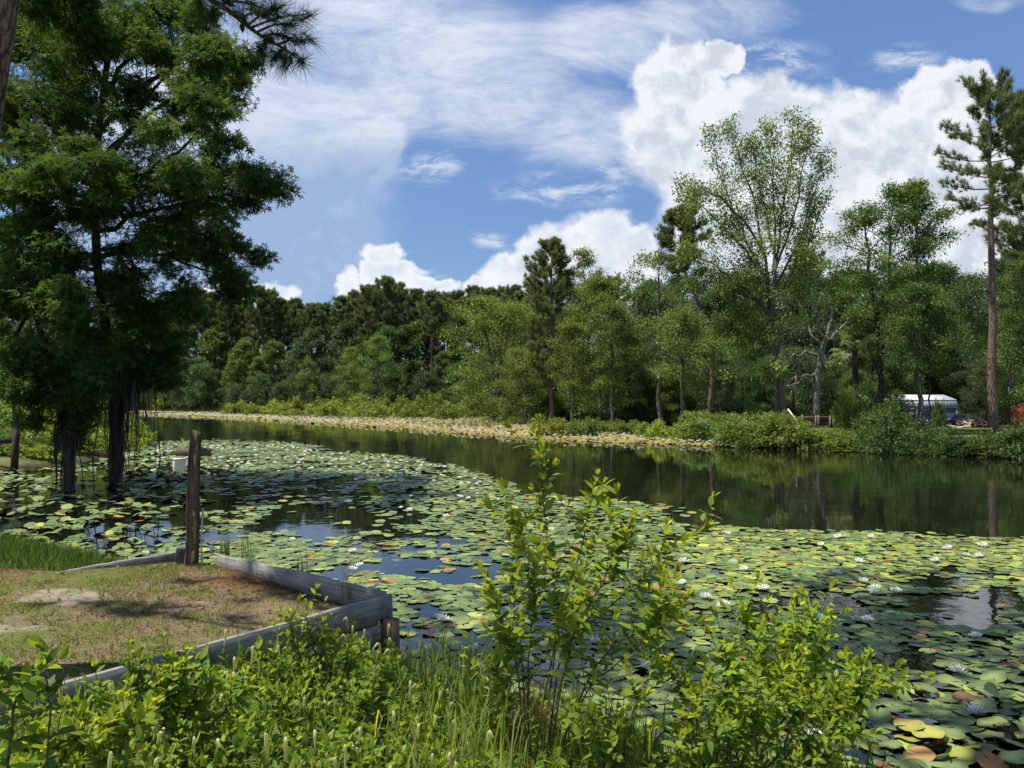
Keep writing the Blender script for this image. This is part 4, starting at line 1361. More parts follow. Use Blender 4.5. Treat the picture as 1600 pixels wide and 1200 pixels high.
def build_car():
    Y = 70.5
    x, _ = at_px(1484, Y)
    t = thing('parked_car', 'dark blue car parked by the scrap pile beside the blue house', 'car', (x, Y, -.32), rotz=R(28))
    paint = plain('dark_blue_car_paint', (.02, .035, .075), .22, .6)
    # side outline (x along the car), widths taper towards roof
    body = [(-2.05, .30), (-2.12, .62), (-1.95, .82), (-1.25, .90), (1.15, .96), (1.95, .92), (2.08, .70), (2.08, .32)]
    cab = [(-1.15, .88), (-.45, 1.36), (.55, 1.40), (1.35, 1.30), (1.75, .92)]

    def loft(mb, prof, w0, w1):
        zs = [z for _, z in prof]; z0, z1 = min(zs), max(zs)
        n = len(prof)
        V = [(px, -(w0 + (w1 - w0) * (z - z0) / (z1 - z0)), z) for px, z in prof] + [(px, w0 + (w1 - w0) * (z - z0) / (z1 - z0), z) for px, z in prof]
        mb.add(V, [np.arange(n)[None], np.arange(n, 2 * n)[::-1][None], np.array([[i, i + n, (i + 1) % n + n, (i + 1) % n] for i in range(n)])])
    b = MB(); loft(b, body, .88, .84)
    bo = b.obj('body', paint, t)
    bv = bo.modifiers.new('soft_edges', 'BEVEL'); bv.width = .07; bv.segments = 3
    c = MB(); loft(c, cab, .80, .62)
    co = c.obj('cabin', paint, t)
    bv = co.modifiers.new('soft_edges', 'BEVEL'); bv.width = .05; bv.segments = 2
    for s in (-1, 1):
        g = MB()
        q = lambda px, z: (px, s * (.80 + (.62 - .80) * (z - .88) / .52 + .012), z)
        V = [q(-.82, .98), q(-.38, 1.29), q(.10, 1.31), q(.10, .98)]
        V2 = [q(.18, .98), q(.18, 1.31), q(.62, 1.31), q(1.22, 1.22), q(1.42, .98)]
        g.add(V, [np.array([[0, 1, 2, 3]])]); g.add(V2, [np.array([[0, 1, 2, 3, 4]])])
        g.obj('side_window', M_GLASS, t)
        for wx in (-1.32, 1.30):
            wh = MB()
            a = np.linspace(0, 2 * math.pi, 19)[:-1]
            wh.tube(np.array([[wx, s * .72, .32], [wx, s * .90, .32]]), [.32, .32], 20)
            w = wh.obj('wheel', plain('tyre_rubber', (.02, .02, .02), .8, .2), t)
            rm = MB(); rm.tube(np.array([[wx, s * .89, .32], [wx, s * .915, .32]]), [.20, .18], 14); rm.obj('rim', plain('wheel_rim', (.5, .5, .52), .3, .5, .8), w)
        tl = MB(); tl.box((2.085, s * .62, .78), (.05, .26, .16)); tl.obj('tail_light', plain('tail_light_red', (.35, .02, .015), .3, .5), t)
        hl = MB(); hl.box((-2.06, s * .62, .72), (.08, .28, .13)); hl.obj('headlight', plain('lamp_glass', (.7, .7, .7), .1, .6), t)
    for nm, V in (('windscreen', [(-1.09, -.70, .955), (-1.09, .70, .955), (-.50, .60, 1.345), (-.50, -.60, 1.345)]), ('rear_window', [(1.72, .70, .97), (1.72, -.70, .97), (1.40, -.60, 1.27), (1.40, .60, 1.27)])):
        g = MB(); g.add(np.array(V) + np.array([-.012 if nm == 'windscreen' else .012, 0, .012]), [np.array([[0, 1, 2, 3]])]); g.obj(nm, M_GLASS, t)


def scrap_pile():
    rng = np.random.default_rng(9)
    Y = 66.0
    x, _ = at_px(1524, Y)
    zb = hz(x, Y)
    t = thing('scrap_pile', 'heap of grey and tan broken boards lying on the lawn beside the car', 'scrap pile', (x, Y, zb))
    mats = [plain('scrap_tan_board', (.36, .27, .19), .8, .1, 0, .2), plain('scrap_grey_board', (.42, .40, .38), .8, .1, 0, .2), plain('scrap_brown_board', (.17, .11, .08), .8, .1, 0, .2)]
    for k in range(70):
        L = rng.uniform(.6, 1.7)
        d = rng.normal(size=2) * np.array([.75, .5])
        hgt = max(.04, .62 * math.exp(-(d[0] / 1.05) ** 2 - (d[1] / .8) ** 2) * rng.uniform(.3, 1.1))
        yaw, pit = rng.uniform(0, 6.28), rng.normal() * .35
        m = Matrix.Rotation(yaw, 3, 'Z') @ Matrix.Rotation(pit, 3, 'Y') @ Matrix.Rotation(rng.normal() * .4, 3, 'X')
        b = MB(); b.box((0, 0, 0), (L, rng.uniform(.07, .2), .035))
        ob = b.obj('board', mats[rng.integers(3)], t)
        ob.matrix_local = Matrix.Translation((d[0], d[1], hgt)) @ m.to_4x4()


def yard_fence():
    Y = 60.0
    xs = [W(p, 0, Y)[0] for p in (1232, 1249, 1270, 1274, 1292, 1297, 1320, 1338)]
    zb = hz(xs[3], Y)
    o = np.array([xs[0], Y, zb])
    t = thing('wire_fence', 'wire mesh fence with thin wooden posts behind the bank thicket', 'fence', o)
    wd = plain('fence_post_wood', (.22, .17, .12), .85, .1, 0, .2)
    for i, x in enumerate(xs):
        p = MB(); hp = (.95, 1.05, .98, 1.0, .95, .98, .95, .95)[i]
        zz = hz(x, Y) - zb
        p.tube(np.array([[x - o[0], 0, zz - .2], [x - o[0] + .01, 0, zz + hp]]), [.055, .05], 7)
        p.obj('post', wd, t)
    rl = MB()
    rl.tube(np.array([[0, 0, .86], [xs[-1] - o[0], 0, .86]]), [.022, .022], 5)
    rl.obj('rail', wd, t)
    ms = MB()
    Lx = xs[-1] - o[0]
    for i in range(60):
        ms.tube(np.array([[Lx * i / 60, 0, .02], [Lx * i / 60, 0, .84]]), [.0035] * 2, 3, cap=False)
    for j in range(9):
        ms.tube(np.array([[0, 0, .04 + j * .1], [Lx, 0, .04 + j * .1]]), [.0035] * 2, 3, cap=False)
    ms.obj('wire_mesh', plain('fence_wire', (.18, .19, .18), .5, .4, .6), t)
    a, b = W(1231, 639, 56), W(1243, 655, 55.6)
    pl = MB(); pl.tube(np.array([a, b, b + (b - a) * .4]), [.05, .05, .05], 8)
    tag(pl.obj('white_pole', M_WHITE), 'white pole leaning at a slant next to the wire fence', 'pole')


def red_fence():
    Y = 58.0
    x0, x1 = W(1568, 0, Y)[0], W(1650, 0, Y)[0]
    zb = hz(x0, Y)
    t = thing('red_slatted_fence', 'rust red slatted fence at the picture edge behind the bank bushes', 'fence', (x0, Y, zb))
    m1 = plain('rust_red_stain', (.24, .06, .03), .8, .15, 0, .3)
    sl, n = MB(), 26
    for i in range(n):
        f = i / n
        hgt = 1.55 + .35 * min(1, f * 3)
        sl.box((f * (x1 - x0), .0, hgt / 2), (.105, .03, hgt))
    sl.obj('slat_panel', m1, t)
    r = MB(); r.box(((x1 - x0) / 2, .045, .5), (x1 - x0, .05, .1)); r.box(((x1 - x0) / 2, .045, 1.3), (x1 - x0, .05, .1))
    r.obj('rail', m1, t)


def utility_pole():
    x, y = at_px(1514, 84)
    zb = hz(x, y)
    m = MB(); m.tube(np.array([[0, 0, -.2], [0, 0, 6.0]]), [.13, .11], 9)
    o = m.obj('utility_pole', M_BARK); o.location = (x, y, zb)
    tag(o, 'grey wooden pole standing behind the scrap pile', 'pole')


build_house()
far_shed('white_roofed_shed', 'shed with bright white roof half hidden in the dark wood', 918, 992, 98, 614, 606, (.12, .10, .08), (.8, .82, .84))
far_shed('red_roofed_shed', 'small shed with dull red roof in the shade of the wood', 1022, 1052, 90, 632, 620, (.10, .08, .06), (.30, .12, .10))
build_car()
scrap_pile()
yard_fence()
red_fence()
utility_pole()


# ------------------------------------------------------------------ the near bank: lawn, bulkhead, post
LAWN_Z = .56
WALL_CORNER = np.array([-1.14, 7.0])
WALL_NEAR = np.array([-3.35, 4.20])
POST_AT = np.array(G(304, 878, LAWN_Z)[:2])
WALL_FAR = np.array(G(338, 868, .66)[:2])
LEFT_BOARD = [G(278, 862, .62)[:2], G(95, 889, .60)[:2]]


def lawn_material():
    m, N, out = new_mat('worn_lawn')
    g = N.n('ShaderNodeNewGeometry'); P = g.outputs['Position']
    n1 = N.noise(P, .9, 6, .62); n2 = N.noise(P, 7, 5, .65); n3 = N.noise(P, 55, 4, .7)
    grass = N.mix(N.mapr(n3, .3, .7), (.045, .065, .014), (.155, .17, .045))
    straw = N.mix(N.mapr(n3, .3, .7), (.10, .068, .045), (.255, .185, .13))
    c = N.mix(N.mapr(N.math('ADD', N.math('MULTIPLY', n1, .75), N.math('MULTIPLY', n2, .35)), .488, .63), grass, straw)

    def patch(px, py, rx, ry):
        p = G(px, py, LAWN_Z)
        q = N.vmath('MULTIPLY', N.vmath('SUBTRACT', N.vmath('ADD', P, N.vmath('SCALE', N.vmath('SUBTRACT', N.noise(P, 3, 5, .6, color=True), (.5, .5, .5)), scale=.95)), tuple(p)), (1 / rx, 1 / ry, 0))
        return N.mapr(N.vmath('LENGTH', q), 1.1, .55)
    sand = N.mix(n3, (.23, .18, .14), (.37, .31, .26))
    c = N.mix(N.math('MULTIPLY', patch(105, 938, .42, .28), N.mapr(n2, .30, .62, .05, .85)), c, sand)
    c = N.mix(N.math('MULTIPLY', patch(5, 985, .3, .18), N.mapr(n2, .32, .62, .05, .8)), c, sand)
    c = N.mix(N.math('MULTIPLY', patch(300, 945, .4, .18), N.mapr(n2, .35, .6, .0, .8)), c, N.mix(.5, sand, straw))
    needles = N.mix(N.mapr(n3, .3, .7), (.09, .035, .02), (.26, .12, .07))
    c = N.mix(patch(20, 882, .8, .5), c, needles)
    c = N.mix(patch(390, 905, .6, .45), c, N.mix(.35, needles, grass))
    h = N.math('ADD', n2, N.math('MULTIPLY', n3, .6))
    principled(N, out, c, .95, .05, h, bump_strength=.8, bump_dist=.03)
    return m


def lawn_outline():
    a = WALL_CORNER + np.array([-.05, -.06]); b = WALL_NEAR
    return [a, b, np.array([-5.2, 1.8]), np.array([-13, 1.5]), np.array([-13.5, 10.8]), np.array([-9.5, 9.4]), LEFT_BOARD[1], LEFT_BOARD[0], POST_AT + np.array([-.1, .22]), WALL_FAR + np.array([.02, .05])]


def in_poly(x, y, poly):
    ins = np.zeros(np.shape(x), bool)
    p = np.array(poly); q = np.roll(p, -1, 0)
    for (ax, ay), (bx, by) in zip(p, q):
        with np.errstate(divide='ignore', invalid='ignore'):
            ins ^= ((ay > y) != (by > y)) & (x < (bx - ax) * (y - ay) / ((by - ay) if by != ay else 1e-9) + ax)
    return ins


def lawn_z(x, y):
    return LAWN_Z + .03 * np.sin(x * 1.3 + y) + .02 * np.sin(y * 2.1 - x)


def build_lawn():
    out = [np.array(p) for p in lawn_outline()]
    bm = bmesh.new()
    f = bm.faces.new([bm.verts.new((p[0], p[1], LAWN_Z)) for p in out])
    bmesh.ops.triangulate(bm, faces=[f])
    for _ in range(5):
        long = [e for e in bm.edges if e.calc_length() > .45]
        if not long:
            break
        bmesh.ops.subdivide_edges(bm, edges=long, cuts=1)
        bmesh.ops.triangulate(bm, faces=bm.faces[:])
    for v in bm.verts:
        v.co.z = float(lawn_z(v.co.x, v.co.y))
    bmesh.ops.recalc_face_normals(bm, faces=bm.faces)
    if sum(f.normal.z for f in bm.faces) < 0:
        bmesh.ops.reverse_faces(bm, faces=bm.faces)
    # a skirt of soil going down behind the boards
    edge = [e for e in bm.edges if e.is_boundary]
    r = bmesh.ops.extrude_edge_only(bm, edges=edge)
    for v in [g for g in r['geom'] if isinstance(g, bmesh.types.BMVert)]:
        v.co.z -= .75
    for fc in bm.faces:
        fc.smooth = True
    me = bpy.data.meshes.new('lawn'); bm.to_mesh(me); bm.free()
    me.materials.append(lawn_material())
    tag(link_mesh('lawn', me), kind='structure')


build_lawn()


def plank(parent, a, b, z0, z1, thick=.045, name='plank', tilt=0.0, seed=0, mat=None):
    """a sawn board between ground points a and b, from height z0 to z1 at each end"""
    a3, b3 = np.array([*a, 0.0]), np.array([*b, 0.0])
    L = np.linalg.norm(b3 - a3)
    rng = np.random.default_rng(seed)
    n = 14
    mb = MB()
    xs = np.linspace(0, L, n)
    V = []
    for i, x in enumerate(xs):
        f = x / L
        lo = z0[0] * (1 - f) + z0[1] * f + rng.normal() * .002
        hi = z1[0] * (1 - f) + z1[1] * f + rng.normal() * .004
        wv = .008 * math.sin(x * 1.9 + seed) + tilt
        V += [(x, -thick / 2, lo), (x, thick / 2, lo), (x, thick / 2 + wv, hi - .006), (x, thick / 2 - .008 + wv, hi), (x, -thick / 2 + .008 + wv, hi), (x, -thick / 2 + wv, hi - .006)]
    k = 6
    i = np.arange(n - 1)[:, None] * k; j = np.arange(k)[None]; jn = (j + 1) % k
    q = np.stack([i + j, i + k + j, i + k + jn, i + jn], -1).reshape(-1, 4)
    mb.add(V, [q, np.arange(k)[None], np.arange((n - 1) * k, n * k)[::-1][None]])
    o = mb.obj(name, mat or M_PLANK, parent)
    ang = math.atan2(b3[1] - a3[1], b3[0] - a3[0])
    o.matrix_local = Matrix.Translation((a3[0], a3[1], 0)) @ Matrix.Rotation(ang, 4, 'Z')
    return o


def build_bulkhead():
    t = thing('timber_bulkhead', 'weathered grey plank wall holding the lawn above the pond with a square corner', 'retaining wall', (0, 0, 0))
    d = norm(WALL_NEAR - WALL_CORNER); nrm = np.array([-d[1], d[0]])
    if nrm[1] > 0: nrm = -nrm
    c2 = WALL_CORNER + nrm * .03
    w2 = WALL_NEAR + nrm * .03
    mid = c2 + (w2 - c2) * .36
    far = np.array([-6.2, .9])
    plank(t, w2, c2 - d * .09, (.40, .47), (.655, .685), seed=1)
    plank(t, mid + nrm * .012, c2 - d * .05 + nrm * .012, (.22, .24), (.425, .455), seed=2)
    plank(t, w2 + nrm * .012, mid - d * -.03 + nrm * .012, (.16, .20), (.385, .415), seed=3)
    plank(t, w2 + nrm * .02, c2 + nrm * .02, (-.3, -.3), (.19, .215), seed=4)
    plank(t, far, w2, (.36, .38), (.62, .64), seed=5)
    d2 = norm(WALL_CORNER - WALL_FAR); n2 = np.array([d2[1], -d2[0]])
    if n2[0] < 0: n2 = -n2
    plank(t, WALL_FAR + n2 * .03, WALL_CORNER + n2 * .03 + d2 * .02, (.44, .47), (.665, .72), seed=6)
    plank(t, WALL_FAR + n2 * .06, WALL_CORNER + n2 * .06, (-.3, -.3), (.43, .46), seed=7)
    plank(t, LEFT_BOARD[1], LEFT_BOARD[0], (.46, .48), (.575, .625), .05, seed=8)
    for (p, h, r, lean) in ((WALL_CORNER + nrm * .12 + d * .02, .50, .075, .02), (WALL_CORNER + nrm * .12 + d * .62, .43, .045, .01), (WALL_NEAR + nrm * .13 - d * .42, .52, .05, .0), (WALL_CORNER + n2 * .11 - d2 * 1.2, .48, .045, 0)):
        s = MB()
        s.tube(np.array([[p[0], p[1], -.5], [p[0] + lean, p[1], h * .6], [p[0] + lean, p[1], h]]), [r, r, r * .92], 10)
        s.obj('stake', M_POSTWOOD, t)


build_bulkhead()


def build_post():
    x, y = POST_AT
    zb = LAWN_Z - .02
    t = thing('wooden_post', 'rough brown timber post with short crossbar and utility box on the lawn corner', 'post', (x, y, zb))
    H = W(304, 672, y)[2] - zb
    rng = np.random.default_rng(3)
    p = MB()
    n = 16
    zs = np.linspace(-.3, H, n)
    V = []
    for i, z in enumerate(zs):
        f = max(0, z) / H
        hw = .063 - .010 * f; cx = -.035 + .035 * f + .006 * math.sin(z * 5)
        for (sx, sy) in ((-1, -1), (1, -1), (1, 1), (-1, 1)):
            for (bx, by) in ((.72, 1), (1, .72)) if sx * sy > 0 else ((1, .72), (.72, 1)):
                top = .025 * (sx > 0) * (i == n - 1)
                V.append((cx + sx * hw * bx + rng.normal() * .003, sy * hw * by + rng.normal() * .003, z - top))
    k = 8
    i = np.arange(n - 1)[:, None] * k; j = np.arange(k)[None]; jn = (j + 1) % k
    p.add(V, [np.stack([i + j, i + jn, i + k + jn, i + k + j], -1).reshape(-1, 4), np.arange((n - 1) * k, n * k)[None]])
    p.obj('upright', M_POSTWOOD, t)
    zc = W(304, 707, y)[2] - zb
    xl, xr = W(277, 0, y)[0] - x, W(331, 0, y)[0] - x
    c = MB()
    c.box(((xl + xr) / 2, .062, zc), (xr - xl, .05, .085))
    cb = c.obj('crossbar', wood_material('old_brown_rail', (.04, .028, .02), (.19, .14, .10), 0, .8, (.012, .01, .008), .7), t)
    zx = W(290, 726, y)[2] - zb
    bx = W(289, 0, y)[0] - x
    b = MB()
    m = Matrix.Rotation(R(32), 3, 'Z')
    b.box((bx + .012, -.10, zx), (.115, .10, .135), np.array(m))
    bo = b.obj('utility_box', plain('yellowed_plastic', (.55, .50, .37), .5, .3, 0, .12, 9), t)
    bv = bo.modifiers.new('soft_edges', 'BEVEL'); bv.width = .008; bv.segments = 2
    dr = MB(); nrm = np.array(m) @ np.array([1, 0, 0]); 
    dr.box(np.array([bx + .012, -.10, zx]) + nrm * .062, (.016, .092, .125), np.array(m)); dr.obj('cover_plate', plain('white_plastic', (.70, .74, .80), .4, .4, 0, .06), bo)
    cp = MB(); cp.box((bx + .012, -.10, zx + .072), (.125, .11, .014), np.array(m)); cp.obj('lid', plain('pale_plastic_lid', (.62, .57, .45), .5, .3), bo)
    cd = MB()
    cd.tube(np.array([[.10, -.03, -.05], [.085, -.02, .15], [.075, .0, .35], [.082, .03, .62]]), [.011] * 4, 8)
    cd.obj('conduit', plain('grey_conduit', (.42, .40, .36), .6, .3, 0, .15), t)
    # dark bucket-like block at the foot
    q = G(283, 876, LAWN_Z)
    st = MB(); st.box((0, 0, .07), (.17, .12, .17)); 
    so_ = st.obj('concrete_block', plain('dark_concrete', (.085, .09, .10), .9, .1, 0, .3, 12)); so_.location = (q[0], q[1] + .05, LAWN_Z - .01); so_.rotation_euler = (0, R(6), R(20))
    bv = so_.modifiers.new('soft_edges', 'BEVEL'); bv.width = .012; bv.segments = 2
    tag(so_, 'small dark block sitting against the foot of the brown post', 'block')


build_post()


def dock_rail():
    Y = 27.0
    a = W(22, 735, Y)
    t = thing('dock_rail', 'dark wooden post with flat board at the shaded bank edge', 'rail', (a[0], Y, 0))
    zt = W(24, 656, Y)[2]
    p = MB()
    p.box((0.03, 0, (zt - .5) / 2), (.17, .17, zt + .5), np.array(Matrix.Rotation(R(2.5), 3, 'Y')))
    p.obj('post', M_DARKWOOD, t)
    b = MB()
    zc = W(10, 689, Y)[2]
    b.box((-1.28, -.02, zc), (2.4, .12, .16)); b.obj('board', wood_material('dark_wet_board', (.02, .015, .012), (.09, .07, .055), 0, .8), t)
    q = MB(); q.box((-2.4, .02, (zc - .5) / 2), (.16, .16, zc + .6)); q.obj('post', M_DARKWOOD, t)


dock_rail()

# ------------------------------------------------------------------ lily pads and water lilies
def project(x, y, z=0.0):
    x, y = np.asarray(x, float), np.asarray(y, float)
    h = z - CAM_Z
    f = y * math.cos(PITCH) + h * math.sin(PITCH)
    w = (-y * math.sin(PITCH) + h * math.cos(PITCH))
    return 800 + F_PX * x / f, 600 - F_PX * w / f


NEAR_EDGE = [(-200, 742), (0, 738), (120, 728), (215, 700), (235, 692), (330, 691), (400, 692), (480, 695), (505, 701), (520, 709), (640, 714), (660, 722), (720, 731), (735, 740), (765, 747), (800, 755), (815, 772),
             (930, 781), (1040, 792), (1075, 800), (1090, 812), (1130, 824), (1250, 833), (1400, 835), (1480, 842), (1600, 843), (1900, 850)]
FAR_FRONT = [(100, 646), (220, 648), (400, 655), (520, 663), (600, 668), (750, 680), (900, 690), (1100, 697), (1190, 700), (1230, 700.2)]


def interp(tab, x):
    return np.interp(x, [a for a, b in tab], [b for a, b in tab])


def pad_template(seed, n=20, curl=0.0, wavy=.0, cup=0.0):
    rng = np.random.default_rng(seed)
    gap = .16
    a = np.linspace(gap, 2 * math.pi - gap, n)
    r = 1 + .035 * np.sin(a * 3 + rng.uniform(0, 6)) + rng.normal(size=n) * .012
    r[0] = r[-1] = .95
    pts = [[.10, 0, 0]]
    for ring in (.55, 1.0):
        for k in range(n):
            x, y = math.cos(a[k]) * r[k] * ring, math.sin(a[k]) * r[k] * ring
            z = cup * ring ** 2 + wavy * ring ** 2 * math.sin(a[k] * 4 + seed)
            if curl:
                q = max(0, -x - .05)
                z += curl * q ** 1.5
                x += .35 * curl * q ** 2
            pts.append([x, y, z])
    f3 = [[0, 1 + k, 2 + k] for k in range(n - 1)]
    f4 = [[1 + k, 1 + n + k, 2 + n + k, 2 + k] for k in range(n - 1)]
    return np.array(pts), [np.array(f3), np.array(f4)]


def pad_material(name='lily_pad_leaf', rough=.30, spec=.5):
    m, N, out = new_mat(name)
    at = N.n('ShaderNodeAttribute', attribute_name='tint')
    g = N.n('ShaderNodeNewGeometry')
    oi = N.n('ShaderNodeObjectInfo')
    n1 = N.noise(g.outputs['Position'], 9, 5, .65)
    n2 = N.noise(g.outputs['Position'], 45, 3, .6)
    c = N.mix(N.math('MULTIPLY', N.mapr(n1, .52, .72), .45), at.outputs['Color'], (.16, .14, .045))
    c = N.mix(N.math('MULTIPLY', N.mapr(n2, .66, .74), .5), c, (.07, .045, .02))
    hs = N.n('ShaderNodeHueSaturation')
    N._set(hs.inputs['Value'], N.mapr(oi.outputs['Random'], 0, 1, .8, 1.22, False))
    N._set(hs.inputs['Hue'], N.mapr(N.math('FRACT', N.math('MULTIPLY', oi.outputs['Random'], 5.7)), 0, 1, .485, .515, False))
    N.link(c, hs.inputs['Color'])
    c = N.mix(g.outputs['Backfacing'], hs.outputs[0], (.12, .055, .035))
    b = principled(N, out, c, rough, spec, n2, bump_strength=.25, bump_dist=.01)
    return m


M_PAD = pad_material('lily_pad_leaf', .45, .3)
M_PAD_FAR = pad_material('raised_far_pad_leaf', .75, .1)
PAD_GREEN = [(.105, .150, .050), (.138, .182, .058), (.168, .212, .066)]
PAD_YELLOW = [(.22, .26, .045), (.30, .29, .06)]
PAD_BRONZE = [(.24, .11, .03), (.30, .17, .05), (.14, .06, .03)]
PAD_GOLD = [(.24, .21, .07), (.28, .235, .085), (.21, .215, .065), (.25, .19, .065), (.19, .21, .06)]


def throw_pads(rng, x0, x1, y0, y1, test, r0, r1, tries, keep):
    """loosely packed discs: centres at least 0.8 of the summed radii apart"""
    cell = r1 * 2
    grid, out = {}, []
    X = rng.uniform(x0, x1, tries); Yv = rng.uniform(0, 1, tries)
    Yv = y0 + (y1 - y0) * Yv
    ok = test(X, Yv)
    rr = rng.uniform(r0, r1, tries)
    for x, y, r in zip(X[ok], Yv[ok], rr[ok]):
        i, j = int(x // cell), int(y // cell)
        bad = False
        for a in (i - 1, i, i + 1):
            for b in (j - 1, j, j + 1):
                for (px, py, pr) in grid.get((a, b), ()):
                    if (px - x) ** 2 + (py - y) ** 2 < (keep * (pr + r)) ** 2:
                        bad = True; break
                if bad: break
            if bad: break
        if not bad:
            grid.setdefault((i, j), []).append((x, y, r)); out.append((x, y, r))
    return np.array(out)


def vnoise(x, y, s, seed):
    """cheap value noise for scattering"""
    rng = np.random.default_rng(seed)
    g = rng.uniform(size=(64, 64))
    u, v = x * s, y * s
    i, j = np.floor(u).astype(int), np.floor(v).astype(int)
    f, h = u - i, v - j
    f, h = f * f * (3 - 2 * f), h * h * (3 - 2 * h)
    a = g[i % 64, j % 64]; b = g[(i + 1) % 64, j % 64]; c = g[i % 64, (j + 1) % 64]; d = g[(i + 1) % 64, (j + 1) % 64]
    return (a * (1 - f) + b * f) * (1 - h) + (c * (1 - f) + d * f) * h


def near_pads():
    rng = np.random.default_rng(808)

    def test(x, y):
        px, py = project(x, y)
        d = shore_dist(x, y)
        ok = (d < -.06) & (py > interp(NEAR_EDGE, px) + rng.normal(size=len(x)) * 2.0) & (px > -350) & (px < 1950)
        q = .5 * vnoise(x, y, .8, 21) + .5 * vnoise(x, y, .35, 22)
        dens = np.where(q > .46, .9, .9 - (.46 - q) * 3.2)
        dens = np.where((px > 1100) & (py < 925), np.maximum(dens, .8), dens)

        def hole(cx, cy, rx, ry, v):
            q = np.hypot((px - cx) / rx, (py - cy) / ry)
            dens[:] = np.where(q < 1 + .25 * np.sin(px * .09) * np.sin(py * .15), np.minimum(dens, v), dens)
        hole(500, 815, 90, 24, .15); hole(470, 800, 170, 50, .38); hole(560, 840, 120, 26, .55); hole(735, 905, 46, 30, .35); hole(700, 845, 90, 16, .6)
        hole(1180, 950, 60, 22, .35); hole(1300, 935, 60, 14, .4); hole(1500, 930, 90, 40, .45); hole(1560, 985, 60, 40, .35); hole(1420, 1045, 60, 40, .45); hole(1345, 1165, 40, 30, .3)
        hole(650, 1000, 50, 80, .38); hole(820, 1020, 80, 60, .4); hole(1060, 880, 60, 16, .6)
        hole(140, 780, 300, 66, .36); hole(370, 790, 170, 50, .40); hole(640, 880, 150, 50, .48); hole(720, 960, 120, 60, .52); hole(1250, 960, 160, 40, .55)
        h = .42 * vnoise(x, y, 2.1, 31) + .30 * vnoise(x, y, 4.3, 32) + .28 * vnoise(x, y, 8.5, 33)            # gaps keep their place, however many pads are tried
        return ok & (h < .5 + (dens - .515) * .62)
    near = throw_pads(rng, -9, 12, 5.0, 15, test, .060, .110, 150000, .60)
    far = throw_pads(rng, -24, 22, 15, 50, test, .080, .128, 190000, .62)
    P = np.concatenate([near, far])
    px, py = project(P[:, 0], P[:, 1])
    shown = (px > -20) & (px < 1620) & (py < 1215) & (py > 600)
    kind = rng.choice(4, len(P), p=[.84, .11, .04, .01])
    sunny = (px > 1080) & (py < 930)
    kind = np.where(sunny & (rng.uniform(size=len(P)) < .3), 1, kind)  # extra yellow pads here put the belt's sunlight into the pad colour
    lowright = (px > 1250) & (py > 1060)
    leftshade = (px < 330) & (py > 700)
    kind = np.where((lowright | leftshade) & (rng.uniform(size=len(P)) < .035), 3, kind)
    size_px = P[:, 2] / P[:, 1] * shown
    order = np.argsort(-size_px)
    ind = np.zeros(len(P), bool); ind[order[:300]] = True
    # individual pads: a few meshes of each kind, copied
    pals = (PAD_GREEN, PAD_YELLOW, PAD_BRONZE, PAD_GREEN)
    names = ('lily_pad',) * 4
    labels = ('flat green lily pad floating close to the bank', 'yellowing lily pad floating close to the bank', 'bronze brown withering lily pad floating close to the bank',
              'upturned lily pad with curled edge showing its dark red underside')
    groups = ('flat green lily pads near the bank', 'yellowing lily pads near the bank', 'bronze lily pads near the bank', 'curled lily pads near the bank')
    meshes = {}
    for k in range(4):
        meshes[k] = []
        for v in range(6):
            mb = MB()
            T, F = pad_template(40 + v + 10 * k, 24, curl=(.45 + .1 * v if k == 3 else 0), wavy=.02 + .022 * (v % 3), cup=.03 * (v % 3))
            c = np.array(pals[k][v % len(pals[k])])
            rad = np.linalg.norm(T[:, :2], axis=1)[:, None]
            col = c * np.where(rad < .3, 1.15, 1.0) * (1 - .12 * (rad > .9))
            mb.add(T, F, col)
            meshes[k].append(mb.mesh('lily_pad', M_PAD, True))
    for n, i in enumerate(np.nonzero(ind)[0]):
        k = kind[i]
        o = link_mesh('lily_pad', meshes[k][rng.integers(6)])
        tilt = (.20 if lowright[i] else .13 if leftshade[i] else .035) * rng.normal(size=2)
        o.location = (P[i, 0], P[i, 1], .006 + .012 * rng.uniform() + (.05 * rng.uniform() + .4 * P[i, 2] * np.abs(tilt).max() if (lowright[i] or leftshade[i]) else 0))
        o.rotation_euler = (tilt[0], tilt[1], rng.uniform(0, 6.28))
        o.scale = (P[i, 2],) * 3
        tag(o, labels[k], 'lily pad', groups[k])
    rest = np.nonzero(~ind)[0]
    mb = MB()
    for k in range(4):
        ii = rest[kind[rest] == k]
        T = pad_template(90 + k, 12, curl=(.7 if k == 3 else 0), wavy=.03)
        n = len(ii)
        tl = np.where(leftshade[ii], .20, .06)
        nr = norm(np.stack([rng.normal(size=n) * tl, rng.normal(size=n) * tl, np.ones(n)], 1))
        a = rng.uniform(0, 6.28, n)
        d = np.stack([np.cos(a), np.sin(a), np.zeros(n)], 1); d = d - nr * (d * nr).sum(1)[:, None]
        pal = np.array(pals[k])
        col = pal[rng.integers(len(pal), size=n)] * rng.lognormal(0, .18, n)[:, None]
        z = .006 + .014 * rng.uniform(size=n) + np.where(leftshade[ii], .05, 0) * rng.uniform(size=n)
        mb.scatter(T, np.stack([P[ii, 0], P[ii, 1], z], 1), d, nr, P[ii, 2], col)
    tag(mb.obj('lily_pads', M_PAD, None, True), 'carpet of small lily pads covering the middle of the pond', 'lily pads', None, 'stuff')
    return P, px, py, shown


